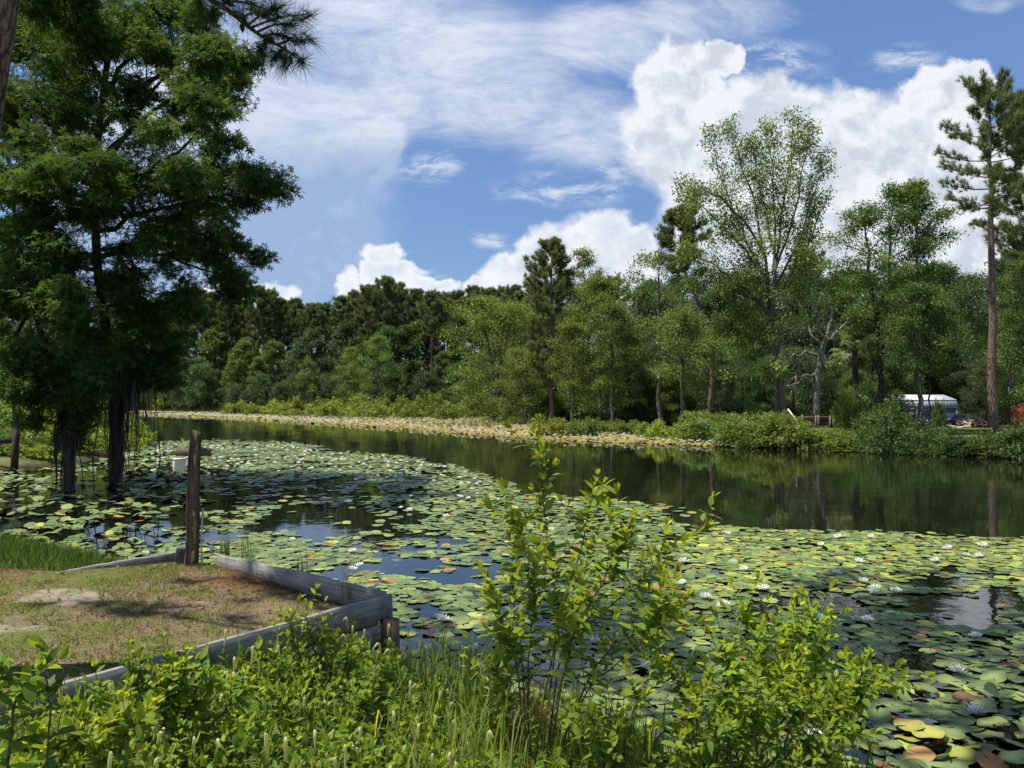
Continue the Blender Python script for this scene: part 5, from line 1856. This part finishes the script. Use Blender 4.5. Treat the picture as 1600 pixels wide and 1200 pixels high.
def far_pads():
    rng = np.random.default_rng(909)

    def test(x, y):
        px, py = project(x, y)
        d = shore_dist(x, y)
        ok = (d < .3) & (py < interp(FAR_FRONT, px) + rng.normal(size=len(x)) * .5) & (px < 1232) & (px > 60) & (y > 30)
        return ok
    P = np.concatenate([throw_pads(rng, -20, 16, 34, 75, test, .08, .14, 90000, .62), throw_pads(rng, -110, 6, 75, 165, test, .15, .25, 110000, .62)])
    n = len(P)
    nr = norm(np.stack([rng.normal(size=n) * .22, rng.normal(size=n) * .22 - .10, np.ones(n)], 1))
    a = rng.uniform(0, 6.28, n)
    d = np.stack([np.cos(a), np.sin(a), np.zeros(n)], 1); d = d - nr * (d * nr).sum(1)[:, None]
    pal = np.array(PAD_GOLD)
    col = pal[rng.integers(len(pal), size=n)] * rng.lognormal(0, .1, n)[:, None]
    mb = MB()
    mb.scatter(pad_template(95, 9, wavy=.10), np.stack([P[:, 0], P[:, 1], .03 + .12 * rng.uniform(size=n)], 1), d, nr, P[:, 2] * .9, col)
    for (x, y, k) in ((15.4, 36.0, 26), (16.3, 35.6, 22), (17.6, 34.9, 16), (18.4, 33.9, 14), (19.3, 33.5, 12)):
        q = np.stack([x + rng.normal(size=k) * .6, y + rng.normal(size=k) * .3, .01 + .04 * rng.uniform(size=k)], 1)
        mb.scatter(pad_template(96, 9), q, np.tile([1.0, 0, 0], (k, 1)) + rng.normal(size=(k, 3)) * [.9, .9, 0], np.tile([0, 0, 1.0], (k, 1)), rng.uniform(.12, .2, k), np.array((.16, .21, .05)) * rng.lognormal(0, .2, (k, 1)))
    tag(mb.obj('far_lily_pads', M_PAD_FAR, None, True), 'golden band of raised lily pads along the far shore', 'lily pads', None, 'stuff')
    # thin marsh grass between the pads and the flooded shrubs
    gx, gy = rng.uniform(-95, 8, 60000), rng.uniform(60, 150, 60000)
    gd = shore_dist(gx, gy)
    gpx, gpy = project(gx, gy)
    gs = (gpy < interp(FAR_FRONT, gpx) - 4) & (gpx > 225) & (gd > -16) & (gd < 2) & (vnoise(gx, gy, .35, 77) + .012 * (gd + 8) > .52)
    gx, gy = gx[gs][:14000], gy[gs][:14000]
    m = len(gx)
    L = rng.uniform(.3, .85, m)
    mg = MB()
    mg.scatter(T_BLADE, np.stack([gx, gy, np.maximum(height(gx, gy), 0)], 1), norm(np.stack([rng.normal(size=m) * .25, rng.normal(size=m) * .25, np.ones(m)], 1)), rng.normal(size=(m, 3)),
               np.stack([L, rng.uniform(.03, .06, m), L], 1), np.array([(.20, .24, .06), (.26, .27, .09), (.24, .20, .10)])[rng.integers(3, size=m)] * rng.lognormal(0, .2, m)[:, None])
    tag(mg.obj('marsh_grass', M_LEAF), 'thin pale marsh grass growing through the far golden lily band', 'grass', None, 'stuff')
    # the countless white blooms of that band
    n = 2600
    X = rng.uniform(-80, 14, n * 12); Y = rng.uniform(36, 140, n * 12)
    ok = test(X, Y); X, Y = X[ok], Y[ok]
    px, py = project(X, Y)
    w = np.exp(-np.abs(py - interp(FAR_FRONT, px)) / 5.0) * .8 + .25
    sel = rng.uniform(size=len(X)) < w
    X, Y = X[sel][:n], Y[sel][:n]
    k = len(X)
    bl = MB()
    bl.scatter(FLOWER_SMALL, np.stack([X, Y, np.full(k, .20)], 1), np.tile([1.0, 0, 0], (k, 1)), np.tile([0, 0, 1.0], (k, 1)), rng.uniform(.09, .14, k), (.80, .80, .74))
    tag(bl.obj('far_lily_blooms', M_PETAL, None, True), 'countless white blooms dotting the golden band of far lily pads', 'water lilies', None, 'stuff')


def flower_template(n1, n2, n3, seed):
    rng = np.random.default_rng(seed)
    V, F3, F4 = [], [], []
    for n, el, L, w in ((n1, .38, 1.0, .20), (n2, .75, .86, .17), (n3, 1.1, .66, .14)):
        for k in range(n):
            a = 2 * math.pi * (k + rng.uniform(-.15, .15)) / n + el
            e = el + rng.normal() * .08
            h = np.array([math.cos(a), math.sin(a), 0]); s = np.array([-math.sin(a), math.cos(a), 0])
            d = h * math.cos(e) + np.array([0, 0, math.sin(e)])
            u = -h * math.sin(e) + np.array([0, 0, math.cos(e)])
            b = len(V)
            V += [h * .05, d * L * .55 + s * w - u * .03, d * L * .55 - s * w - u * .03, d * L * .55 - u * .10, d * L + u * .10]
            F3 += [[b, b + 3, b + 1], [b, b + 2, b + 3], [b + 3, b + 4, b + 1], [b + 3, b + 2, b + 4]]
    return np.array(V), [np.array(F3)]


FLOWER_SMALL = flower_template(6, 4, 0, 1)
M_PETAL = leaf_material('white_petal', .25, .5, .3, .02, (1, 1, .95))
M_STAMEN = plain('yellow_stamen', (.75, .48, .05), .6, .2)


def water_lilies(P, ppx, ppy, shown):
    rng = np.random.default_rng(123)
    kinds = []
    for s in range(4):
        mb = MB(); T, F = flower_template(9, 8, 6, 20 + s); mb.add(T, F, (.80, .80, .76))
        kinds.append(mb.mesh('petals', M_PETAL, False))
    st = MB()
    for k in range(26):
        a = 2.4 * k; e = .5 + .9 * (k / 26)
        d = np.array([math.cos(a) * math.cos(e), math.sin(a) * math.cos(e), math.sin(e)])
        st.tube(np.array([d * .05, d * .36]), [.03, .022], 4)
    stm = st.mesh('stamens', M_STAMEN)
    near = [(1137, 831), (1309, 837), (1361, 836), (1534, 850), (1509, 865), (1529, 867), (1461, 874), (1481, 854), (1342, 875), (1283, 849), (1162, 887), (1307, 893), (1192, 917), (1349, 906), (1367, 917), (1365, 923),
            (1400, 922), (1131, 944), (1103, 931), (1355, 966), (1265, 947), (1278, 964), (1525, 992), (1494, 1047), (1525, 1112), (1275, 1150), (1137, 1059), (1068, 875), (971, 820), (951, 805), (788, 811), (853, 808),
            (745, 769), (876, 783), (1065, 909), (900, 941), (1130, 945), (1100, 930), (693, 967), (1008, 811), (741, 1011), (822, 1039), (1026, 1049), (550, 859), (550, 887), (562, 881), (640, 794), (697, 804), (930, 1000), (862, 1036)]
    for i, (px, py) in enumerate(near):
        p = G(px, py + 3, 0.03)
        t = thing('water_lily', 'open white water lily with yellow centre among the lily pads', 'water lily', (p[0], p[1], .03), 'open white water lilies on the near pads', rng.uniform(0, 6.28), rng.uniform(.075, .105))
        t.rotation_euler = (rng.normal() * .12, rng.normal() * .12, rng.uniform(0, 6.28))
        link_mesh('petals', kinds[i % 4], t)
        link_mesh('stamens', stm, t)
    # small in the picture: one mesh each
    small = []
    for s in range(3):
        mb = MB(); T, F = flower_template(8, 6, 0, 30 + s); mb.add(T, F, (.80, .80, .76)); small.append(mb.mesh('water_lily', M_PETAL))
    n = 0
    while n < 230:
        px = rng.uniform(235, 900); py = 690 + 120 * rng.beta(1.0, 2.0)
        if py < interp(NEAR_EDGE, px) + 1 or py > 815:
            continue
        if rng.uniform() > (1.0 if py < 740 else .45) or (py > 742 and px < 470):
            continue
        p = G(px, py, 0.05)
        if shore_dist(p[0], p[1]) > -.3:
            continue
        o = link_mesh('water_lily', small[n % 3])
        o.location = (p[0], p[1], .05 + .05 * rng.uniform()); o.scale = (rng.uniform(.06, .085) * (1.3 if py < 730 else 1),) * 3; o.rotation_euler = (0, 0, rng.uniform(0, 6.28))
        tag(o, 'small white bloom dotting the carpet of pads towards the open water', 'water lily', 'small white blooms on the carpet of pads')
        n += 1


PADS = near_pads()
far_pads()
water_lilies(*PADS)

# ------------------------------------------------------------------ plants on the near bank
def leafy_stem(wood, leaf, rng, path, L=.08, gap=.035, pal=NEAR_G, tip=NEAR_T, s0=.3, r=.004, tipfrac=.35, droop=.25):
    """a stem with pairs of pointed leaves; the young leaves at the end are smaller, upright and yellower"""
    n = len(path)
    seg = np.linalg.norm(np.diff(path, axis=0), axis=1); total = seg.sum()
    wood.tube(path, np.linspace(r, r * .35, n), 5, cap=False)
    m = max(3, int(total * (1 - s0) / gap))
    P, D, Nn, S, C = [], [], [], [], []
    for k in range(m + 1):
        f = s0 + (1 - s0) * k / m
        p, t = along(path, f)
        q = max(0, (f - (1 - tipfrac)) / tipfrac)
        a0 = k * 1.57 + rng.uniform(-.5, .5)
        x = norm(np.cross(t, [.3, .1, 1.0])); y = np.cross(t, x)
        for a in (a0, a0 + math.pi):
            if rng.uniform() < .10:
                continue
            h = x * math.cos(a) + y * math.sin(a)
            open_ = rng.uniform(.9, 1.35) - .75 * q
            d = t * math.cos(open_) + h * math.sin(open_) - np.array([0, 0, droop * (1 - q)])
            P.append(p); D.append(d); Nn.append(t * .5 - h * .2 + np.array([0, 0, .8]) + rng.normal(size=3) * .3)
            sz = L * rng.uniform(.7, 1.15) * (1 - .35 * q)
            S.append((sz, sz * rng.uniform(1.0, 1.35), sz))
            pa = np.array(pal)[rng.integers(len(pal))]; ti = np.array(tip)[rng.integers(len(tip))]
            C.append((pa * (1 - q) + ti * q) * rng.lognormal(0, .16))
    for _ in range(3):
        P.append(path[-1]); D.append(norm(path[-1] - path[-2]) + rng.normal(size=3) * .25); Nn.append(rng.normal(size=3)); S.append((L * .6,) * 3); C.append(np.array(tip[-1]) * rng.uniform(.8, 1.1))
    leaf.scatter(T_LANCE, np.array(P), np.array(D), np.array(Nn), np.array(S), np.array(C))


def bush(name, label, Y, stems, seed, nsub=4, sublen=.28, L=.08, gap=.035, pal=NEAR_G, tip=NEAR_T, r=.008, base_z=None, cat='bush', s0=.35):
    rng = np.random.default_rng(seed)
    b0 = W(stems[0][0][0], stems[0][0][1], Y)
    o = np.array([b0[0], b0[1], 0]); o[2] = hz(o[0], o[1])
    t = thing(name, label, cat, o)
    wood, leaf = MB(), MB()
    for st in stems:
        pts = [W(a[0], a[1], Y + (a[2] if len(a) > 2 else 0)) - o for a in st]
        if pts[0][2] > 0 and st[0][1] > 1120:
            pts[0] = pts[0] * [1, 1, 0] + [0, 0, -.05]
        p = crom(pts, 16)
        p[1:-1] += rng.normal(size=(14, 3)) * .006
        leafy_stem(wood, leaf, rng, p, L, gap, pal, tip, s0, r)
        for k in range(nsub):
            f = rng.uniform(.25, .95)
            q, tg = along(p, f)
            d = side_dir(rng, tg, rng.uniform(.5, 1.0), .25)
            ln = sublen * rng.uniform(.5, 1.2) * (1.2 - .5 * f)
            e = q + d * ln
            sp = crom([q, q + d * ln * .5 + [0, 0, .01], e + [0, 0, .03]], 8)
            leafy_stem(wood, leaf, rng, sp, L * .92, gap, pal, tip, .15, r * .45)
    wood.obj('stems', M_TWIG, t, True)
    leaf.obj('foliage', M_LEAF_NEAR, t)
    return t


bush('button_bush', 'tall leafy bush with yellow green shoots growing in the middle of the near bank', 4.5,
     [[(832, 1192), (850, 1080, .1), (872, 985, .1), (862, 880, .1), (850, 790, .1), (845, 694, .1)],
      [(838, 1190), (872, 1050, -.1), (925, 940, -.2), (962, 870, -.2), (990, 808, -.2)],
      [(840, 1190), (890, 1020, .2), (975, 930, .2), (1045, 865, .3), (1105, 822, .3)],
      [(826, 1190), (808, 1060, -.1), (786, 980, -.2), (762, 905, -.2)],
      [(830, 1190), (826, 1030, -.2), (836, 940, -.2), (833, 872, -.2)],
      [(842, 1190), (880, 1060, -.3), (900, 970, -.3), (912, 890, -.3)],
      [(828, 1190), (815, 1040, .2), (800, 920, .3), (812, 845, .3), (800, 812, .3)],
      [(840, 1190), (920, 1080, .1), (1000, 1010, .1), (1065, 940, .1)],
      [(836, 1190), (870, 1000, .3), (905, 860, .3), (930, 775, .3), (940, 768, .3)],
      [(842, 1190), (930, 1040, -.2), (1010, 985, -.3), (1040, 950, -.3)],
      [(830, 1190), (785, 1090, .2), (768, 1040, .2)]], 501, 9, .30, .105, .044, r=.006)
for n, (nm, lab, Y, stems, seed, kw) in enumerate((
        ('spreading_bush', 'wide low leafy bush reaching over the pads just beside the tall one', 4.3,
         [[(1110, 1205), (1160, 1090), (1185, 1010), (1162, 955)], [(1115, 1205), (1210, 1080, .1), (1262, 1000, .1), (1270, 950, .1)], [(1120, 1205), (1240, 1110), (1330, 1070), (1385, 1050)],
          [(1105, 1205), (1090, 1110, .1), (1060, 1060, .2), (1030, 1040, .2)], [(1112, 1205), (1190, 1100, .2), (1230, 1040, .3), (1225, 1000, .3)], [(1125, 1205), (1260, 1130, -.2), (1330, 1110, -.2), (1350, 1085, -.2)],
          [(1110, 1205), (1130, 1090, -.2), (1140, 1030, -.2)], [(1118, 1205), (1200, 1120, -.3), (1260, 1075, -.3), (1290, 1020, -.3)], [(1115, 1205), (1170, 1130, -.3), (1215, 1080, -.4)]], 502, dict(nsub=13, sublen=.28, L=.085, gap=.030)),
        ('low_bush', 'low dark green bush filling the gap between the tall and the spreading bush', 4.0,
         [[(960, 1215), (985, 1130), (1010, 1085)], [(965, 1215), (930, 1140), (905, 1110)], [(970, 1215), (1030, 1150), (1080, 1120)], [(962, 1215), (960, 1160), (970, 1120)], [(1000, 1215), (1060, 1170), (1110, 1150)]], 503,
         dict(nsub=4, sublen=.22, L=.085, gap=.045, pal=NEAR_G, tip=NEAR_T)),
        ('edge_bush', 'dense bush of small leaves at the lower picture edge beside the near pads', 3.7,
         [[(1200, 1225), (1230, 1150), (1250, 1110)], [(1205, 1225), (1280, 1160), (1330, 1140)], [(1195, 1225), (1180, 1150), (1160, 1110)], [(1210, 1225), (1240, 1180), (1290, 1185)], [(1150, 1225), (1140, 1160), (1120, 1130)]], 504,
         dict(nsub=12, sublen=.22, L=.065, gap=.026)),
        ('corner_bush', 'young shrub with bright yellow green tips growing against the wall corner', 5.6,
         [[(505, 1090), (492, 1020), (482, 985), (478, 945)], [(508, 1090), (520, 1030), (528, 990)], [(500, 1090), (470, 1035), (455, 985), (448, 960)], [(512, 1090), (545, 1050), (560, 1030)], [(510, 1090), (500, 1040), (505, 1000)]], 505,
         dict(nsub=4, sublen=.2, L=.085)),
        ('wall_shrub', 'leafy shrub hiding the foot of the plank wall in its middle part', 4.4,
         [[(250, 1150), (262, 1080), (270, 1030)], [(255, 1150), (300, 1090), (330, 1050)], [(245, 1150), (220, 1090), (205, 1060)], [(260, 1150), (350, 1110), (385, 1080)], [(240, 1150), (175, 1110), (160, 1085)],
          [(252, 1150), (280, 1100), (290, 1020)]], 506, dict(nsub=7, sublen=.22, L=.085)),
        ('front_shrub', 'broad leafed shrub in front of the plank wall at the lower picture edge', 3.4,
         [[(120, 1230), (130, 1180), (120, 1150)], [(125, 1230), (190, 1170), (215, 1130)], [(115, 1230), (60, 1190), (40, 1160)], [(125, 1230), (160, 1170), (170, 1130)], [(110, 1230), (85, 1190), (80, 1165)]], 507,
         dict(nsub=6, sublen=.2, L=.09)),
        ('broadleaf_sapling', 'single sapling with large glossy veined leaves standing before the plank wall', 2.9,
         [[(75, 1220), (72, 1140), (70, 1070), (66, 1012)]], 508, dict(nsub=0, L=.105, gap=.075, pal=GREEN_LIGHT, tip=NEAR_G, s0=.25, cat='sapling', r=.005)),
        ('edge_sapling', 'leafy sapling cut by the picture edge beside the plank wall', 2.9,
         [[(-10, 1210), (-6, 1110), (6, 1045)], [(-12, 1210), (20, 1120), (30, 1080)]], 509, dict(nsub=2, L=.10, gap=.06, pal=NEAR_G, tip=NEAR_G, s0=.2, cat='sapling')))):
    bush(nm, lab, Y, stems, seed, **kw)


def weeds():
    rng = np.random.default_rng(606)
    wood, mb = MB(), MB()
    d = norm(WALL_NEAR - WALL_CORNER); nr = np.array([-d[1], d[0]])
    if nr[1] > 0: nr = -nr
    n = 0
    spike = MB()
    while n < 1500:
        x, y = rng.uniform(-3.6, 1.9), rng.uniform(2.3, 6.6)
        if (np.array([x, y]) - WALL_CORNER) @ nr < .14 or shore_dist(x, y) < .02:
            continue
        px, py = project(x, y, .3)
        if px > 700 and rng.uniform() < .45:
            continue
        z = hz(x, y)
        hgt = rng.uniform(.16, .40) * (1.15 if y < 4 else 1.0)
        if px > 650: hgt *= .8
        lean = rng.normal(size=2) * .10
        p = crom([[x, y, z - .03], [x + lean[0] * .4, y + lean[1] * .4, z + hgt * .55], [x + lean[0], y + lean[1], z + hgt]], 7)
        pal = NEAR_G if rng.uniform() < .75 else GREEN_LIGHT
        leafy_stem(wood, mb, rng, p, rng.uniform(.06, .11), .045, pal, NEAR_G, .2, .0028, .3, .15)
        if rng.uniform() < .13 and px < 760:
            q = p[-1] + np.array([0, 0, rng.uniform(.02, .08)]); a = rng.uniform(0, 6.28); ln = rng.uniform(.07, .12)
            wood.tube(np.array([p[-1], (p[-1] + q) / 2, q]), [.0015] * 3, 4, cap=False)
            h = np.array([math.cos(a), math.sin(a), 0])
            bend = rng.uniform(.1, .8)
            pts = crom([q, q + [0, 0, ln * .6] + h * .01, q + [0, 0, ln * (1.1 - .4 * bend)] + h * ln * .3 * bend, q + [0, 0, ln * (1.25 - 1.1 * bend)] + h * ln * .75 * bend], 7)
            wd = np.array([.0025, .006, .008, .0085, .0075, .0055, .002])
            mb.tube(pts, wd, 6, (.55, .57, .40), False)
        n += 1
    # grass blades between the weeds
    for k in range(5200):
        x, y = rng.uniform(-3.4, 2.0), rng.uniform(2.3, 6.4)
        if (np.array([x, y]) - WALL_CORNER) @ nr < .12 or shore_dist(x, y) < .0:
            continue
        px, py = project(x, y, .2)
        if px < 600 and rng.uniform() < .55:
            continue
        tall = 1.5 if 640 < px < 800 else rng.uniform(.9, 1.35)
        P0 = np.array([x, y, hz(x, y)])
        h = rng.uniform(.18, .46) * tall; a = rng.uniform(0, 6.28); b = rng.uniform(.1, .6) * h
        w = rng.uniform(.0025, .006)
        e = np.array([math.cos(a), math.sin(a), 0]); s = np.array([-math.sin(a), math.cos(a), 0]) * w
        p1, p2, p3 = P0 + e * b * .2 + [0, 0, h * .5], P0 + e * b * .6 + [0, 0, h * .85], P0 + e * b * 1.2 + [0, 0, h * (1 - .3 * b / h)]
        mb.add([P0 - s, P0 + s, p1 + s, p1 - s, p2 + s * .7, p2 - s * .7, p3], [np.array([[0, 1, 2, 3], [3, 2, 4, 5]]), np.array([[5, 4, 6]])],
               np.array((.13, .21, .035)) * rng.lognormal(0, .25) * ([1.3, 1.0, 1.0] if rng.uniform() < .2 else [1.9, 1.05, 1.9] if rng.uniform() < .12 else [1, 1, 1]))
    me = mb.mesh('weeds', M_LEAF_NEAR)
    o = link_mesh('weeds', me)
    tag(o, 'tangle of green weeds with pale drooping flower spikes along the near bank', 'weeds', None, 'stuff')
    w = wood.obj('stems', M_TWIG, o)


weeds()


def lawn_grass():
    rng = np.random.default_rng(707)
    n = 90000
    x, y = rng.uniform(-9.5, -1.0, n), rng.uniform(3.8, 10.4, n)
    out = lawn_outline()
    k = in_poly(x, y, out)
    px, py = project(x, y, LAWN_Z)
    k &= (px > -60)
    dens = .65 * vnoise(x, y, 1.1, 1) + .35 * vnoise(x, y, 4.0, 2)

    def patch(cx, cy, rx, ry):
        return np.hypot((px - cx) / rx, (py - cy) / ry) < 1 + .3 * np.sin(px * .07)
    bare = patch(105, 938, 70, 20) | patch(5, 985, 40, 18) | patch(20, 882, 75, 22)
    thin = patch(390, 905, 90, 26) | patch(300, 945, 60, 14)
    g = k & (dens > rng.uniform(.36, .66, n)) & ~bare & ~(thin & (rng.uniform(size=n) < .8))
    mb = MB()
    gx, gy = x[g], y[g]; m = len(gx)
    P = np.stack([gx, gy, lawn_z(gx, gy) - .003], 1)
    D = norm(np.stack([rng.normal(size=m) * .55, rng.normal(size=m) * .55, np.ones(m) * .8], 1))
    L = rng.uniform(.022, .055, m)
    S = np.stack([L, rng.uniform(.004, .008, m), L], 1)
    pal = np.array([(.085, .125, .022), (.13, .165, .032), (.19, .19, .06), (.26, .21, .11)])
    mb.scatter(T_BLADE, P, D, rng.normal(size=(m, 3)), S, pal[rng.choice(4, m, p=[.38, .36, .17, .09])] * rng.lognormal(0, .2, m)[:, None])
    tag(mb.obj('lawn_grass', M_LEAF_NEAR), 'patchy short grass on the worn lawn inside the plank wall', 'grass', None, 'stuff')
    # fallen pine needles and leaf bits
    s = k & (rng.uniform(size=n) < np.where(patch(20, 882, 90, 26) | thin, .6, .16))
    sx, sy = x[s], y[s]; m = len(sx)
    a = rng.uniform(0, 6.28, m)
    P = np.stack([sx, sy, lawn_z(sx, sy) + rng.uniform(.002, .012, m)], 1)
    D = np.stack([np.cos(a), np.sin(a), rng.normal(size=m) * .12], 1)
    L = rng.uniform(.05, .14, m)
    S = np.stack([L, np.full(m, .003), L * .3], 1)
    nb = MB()
    nb.scatter(T_BLADE, P, D, np.tile([0, 0, 1.0], (m, 1)) + rng.normal(size=(m, 3)) * .2, S, np.array([(.20, .10, .055), (.30, .19, .11), (.13, .06, .035)])[rng.integers(3, size=m)] * rng.lognormal(0, .2, m)[:, None])
    q = rng.permutation(len(sx))[:900]
    lv = np.stack([sx[q], sy[q], lawn_z(sx[q], sy[q]) + .012], 1)
    nb.scatter(T_DIA, lv, np.stack([np.cos(a[q]), np.sin(a[q]), rng.normal(size=len(q)) * .3], 1), np.tile([0, 0, 1.0], (len(q), 1)) + rng.normal(size=(len(q), 3)) * .4, rng.uniform(.02, .06, len(q)), np.array((.22, .13, .075)) * rng.lognormal(0, .3, (len(q), 1)))
    tag(nb.obj('pine_straw', M_LEAF_NEAR), 'fallen reddish pine needles and dry leaves on the worn lawn', 'pine straw', None, 'stuff')
    # the longer grass between the low board and the water
    n = 34000
    x, y = rng.uniform(-12, -3.4, n), rng.uniform(8.0, 15, n)
    d = shore_dist(x, y)
    g = ~in_poly(x, y, out) & (d > -.15) & (d < 4.5)
    gx, gy = x[g], y[g]; m = len(gx)
    P = np.stack([gx, gy, np.maximum(height(gx, gy), -.05)], 1)
    L = rng.uniform(.10, .26, m)
    D = norm(np.stack([rng.normal(size=m) * .45, rng.normal(size=m) * .45, np.ones(m)], 1))
    bb = MB()
    bb.scatter(T_BLADE, P, D, rng.normal(size=(m, 3)), np.stack([L, rng.uniform(.008, .014, m), L], 1), np.array([(.045, .10, .018), (.07, .135, .025), (.10, .15, .035)])[rng.integers(3, size=m)] * rng.lognormal(0, .2, m)[:, None])
    tag(bb.obj('bank_grass', M_LEAF_NEAR), 'longer dark green grass between the low board and the shaded pads', 'grass', None, 'stuff')


lawn_grass()


def sedge(label, px, py, z, n, h, seed, col=(.09, .14, .04)):
    rng = np.random.default_rng(seed)
    p = G(px, py, z)
    mb = MB()
    for k in range(n):
        b = rng.normal(size=2) * .05
        P0 = np.array([b[0], b[1], -.02])
        hh = h * rng.uniform(.5, 1.1); a = rng.uniform(0, 6.28); bend = hh * rng.uniform(.1, .7); w = rng.uniform(.003, .006)
        e = np.array([math.cos(a), math.sin(a), 0]); s = np.array([-math.sin(a), math.cos(a), 0]) * w
        c = crom([P0, P0 + e * bend * .25 + [0, 0, hh * .6], P0 + e * bend + [0, 0, hh * .9]], 6)
        wv = np.linspace(1, .1, 6)[:, None]
        i = np.arange(5)
        mb.add(np.concatenate([c + s * wv, c - s * wv]), [np.stack([i, i + 1, i + 7, i + 6], 1)], np.array(col) * rng.lognormal(0, .3))
    o = mb.obj('sedge_clump', M_LEAF_NEAR)
    o.location = p
    tag(o, label, 'sedge')


sedge('thin sedge clump in the water beside the foot of the brown post', 352, 866, .25, 34, .42, 1)
sedge('pale sedge clump between the brown post and the plank wall', 385, 872, .25, 26, .5, 2, (.16, .19, .06))
sedge('arching sedge growing from the top of the plank wall', 470, 905, .55, 16, .42, 3)
sedge('tall grass clump with arching blades beside the rusty seed heads', 735, 1150, .30, 46, .55, 4, (.13, .20, .035))
sedge('loose grass clump hanging over the plank wall corner', 545, 935, .6, 12, .35, 5, (.20, .21, .07))
sedge('fine reddish grass clump at the base of the tall bush', 800, 1190, .25, 60, .38, 6, (.16, .12, .05))


def seed_heads():
    rng = np.random.default_rng(14)
    o = G(815, 1190, .28)
    t = thing('withered_plant', 'withered plant with rusty brown seed heads at the foot of the tall bush', 'plant', o)
    st, hd = MB(), MB()
    for px, py in ((835, 1108), (855, 1132), (815, 1140), (868, 1165), (800, 1172), (845, 1120)):
        e = W(px, py, o[1] + rng.uniform(-.1, .1)) - o
        st.tube(crom([[rng.normal() * .02, rng.normal() * .02, -.03], e * .6 + [0, 0, .02], e], 7), np.linspace(.003, .0015, 7), 4)
        n = 220
        g = rng.normal(size=(n, 3)) * np.array([.020, .020, .024])
        hd.scatter(T_DIA, e + g, norm(g + rng.normal(size=(n, 3)) * .01), rng.normal(size=(n, 3)), rng.uniform(.006, .013, n), np.array((.24, .10, .03)) * rng.lognormal(0, .3, (n, 1)))
    st.obj('stems', M_TWIG, t)
    hd.obj('seed_heads', M_LEAF_NEAR, t)


seed_heads()
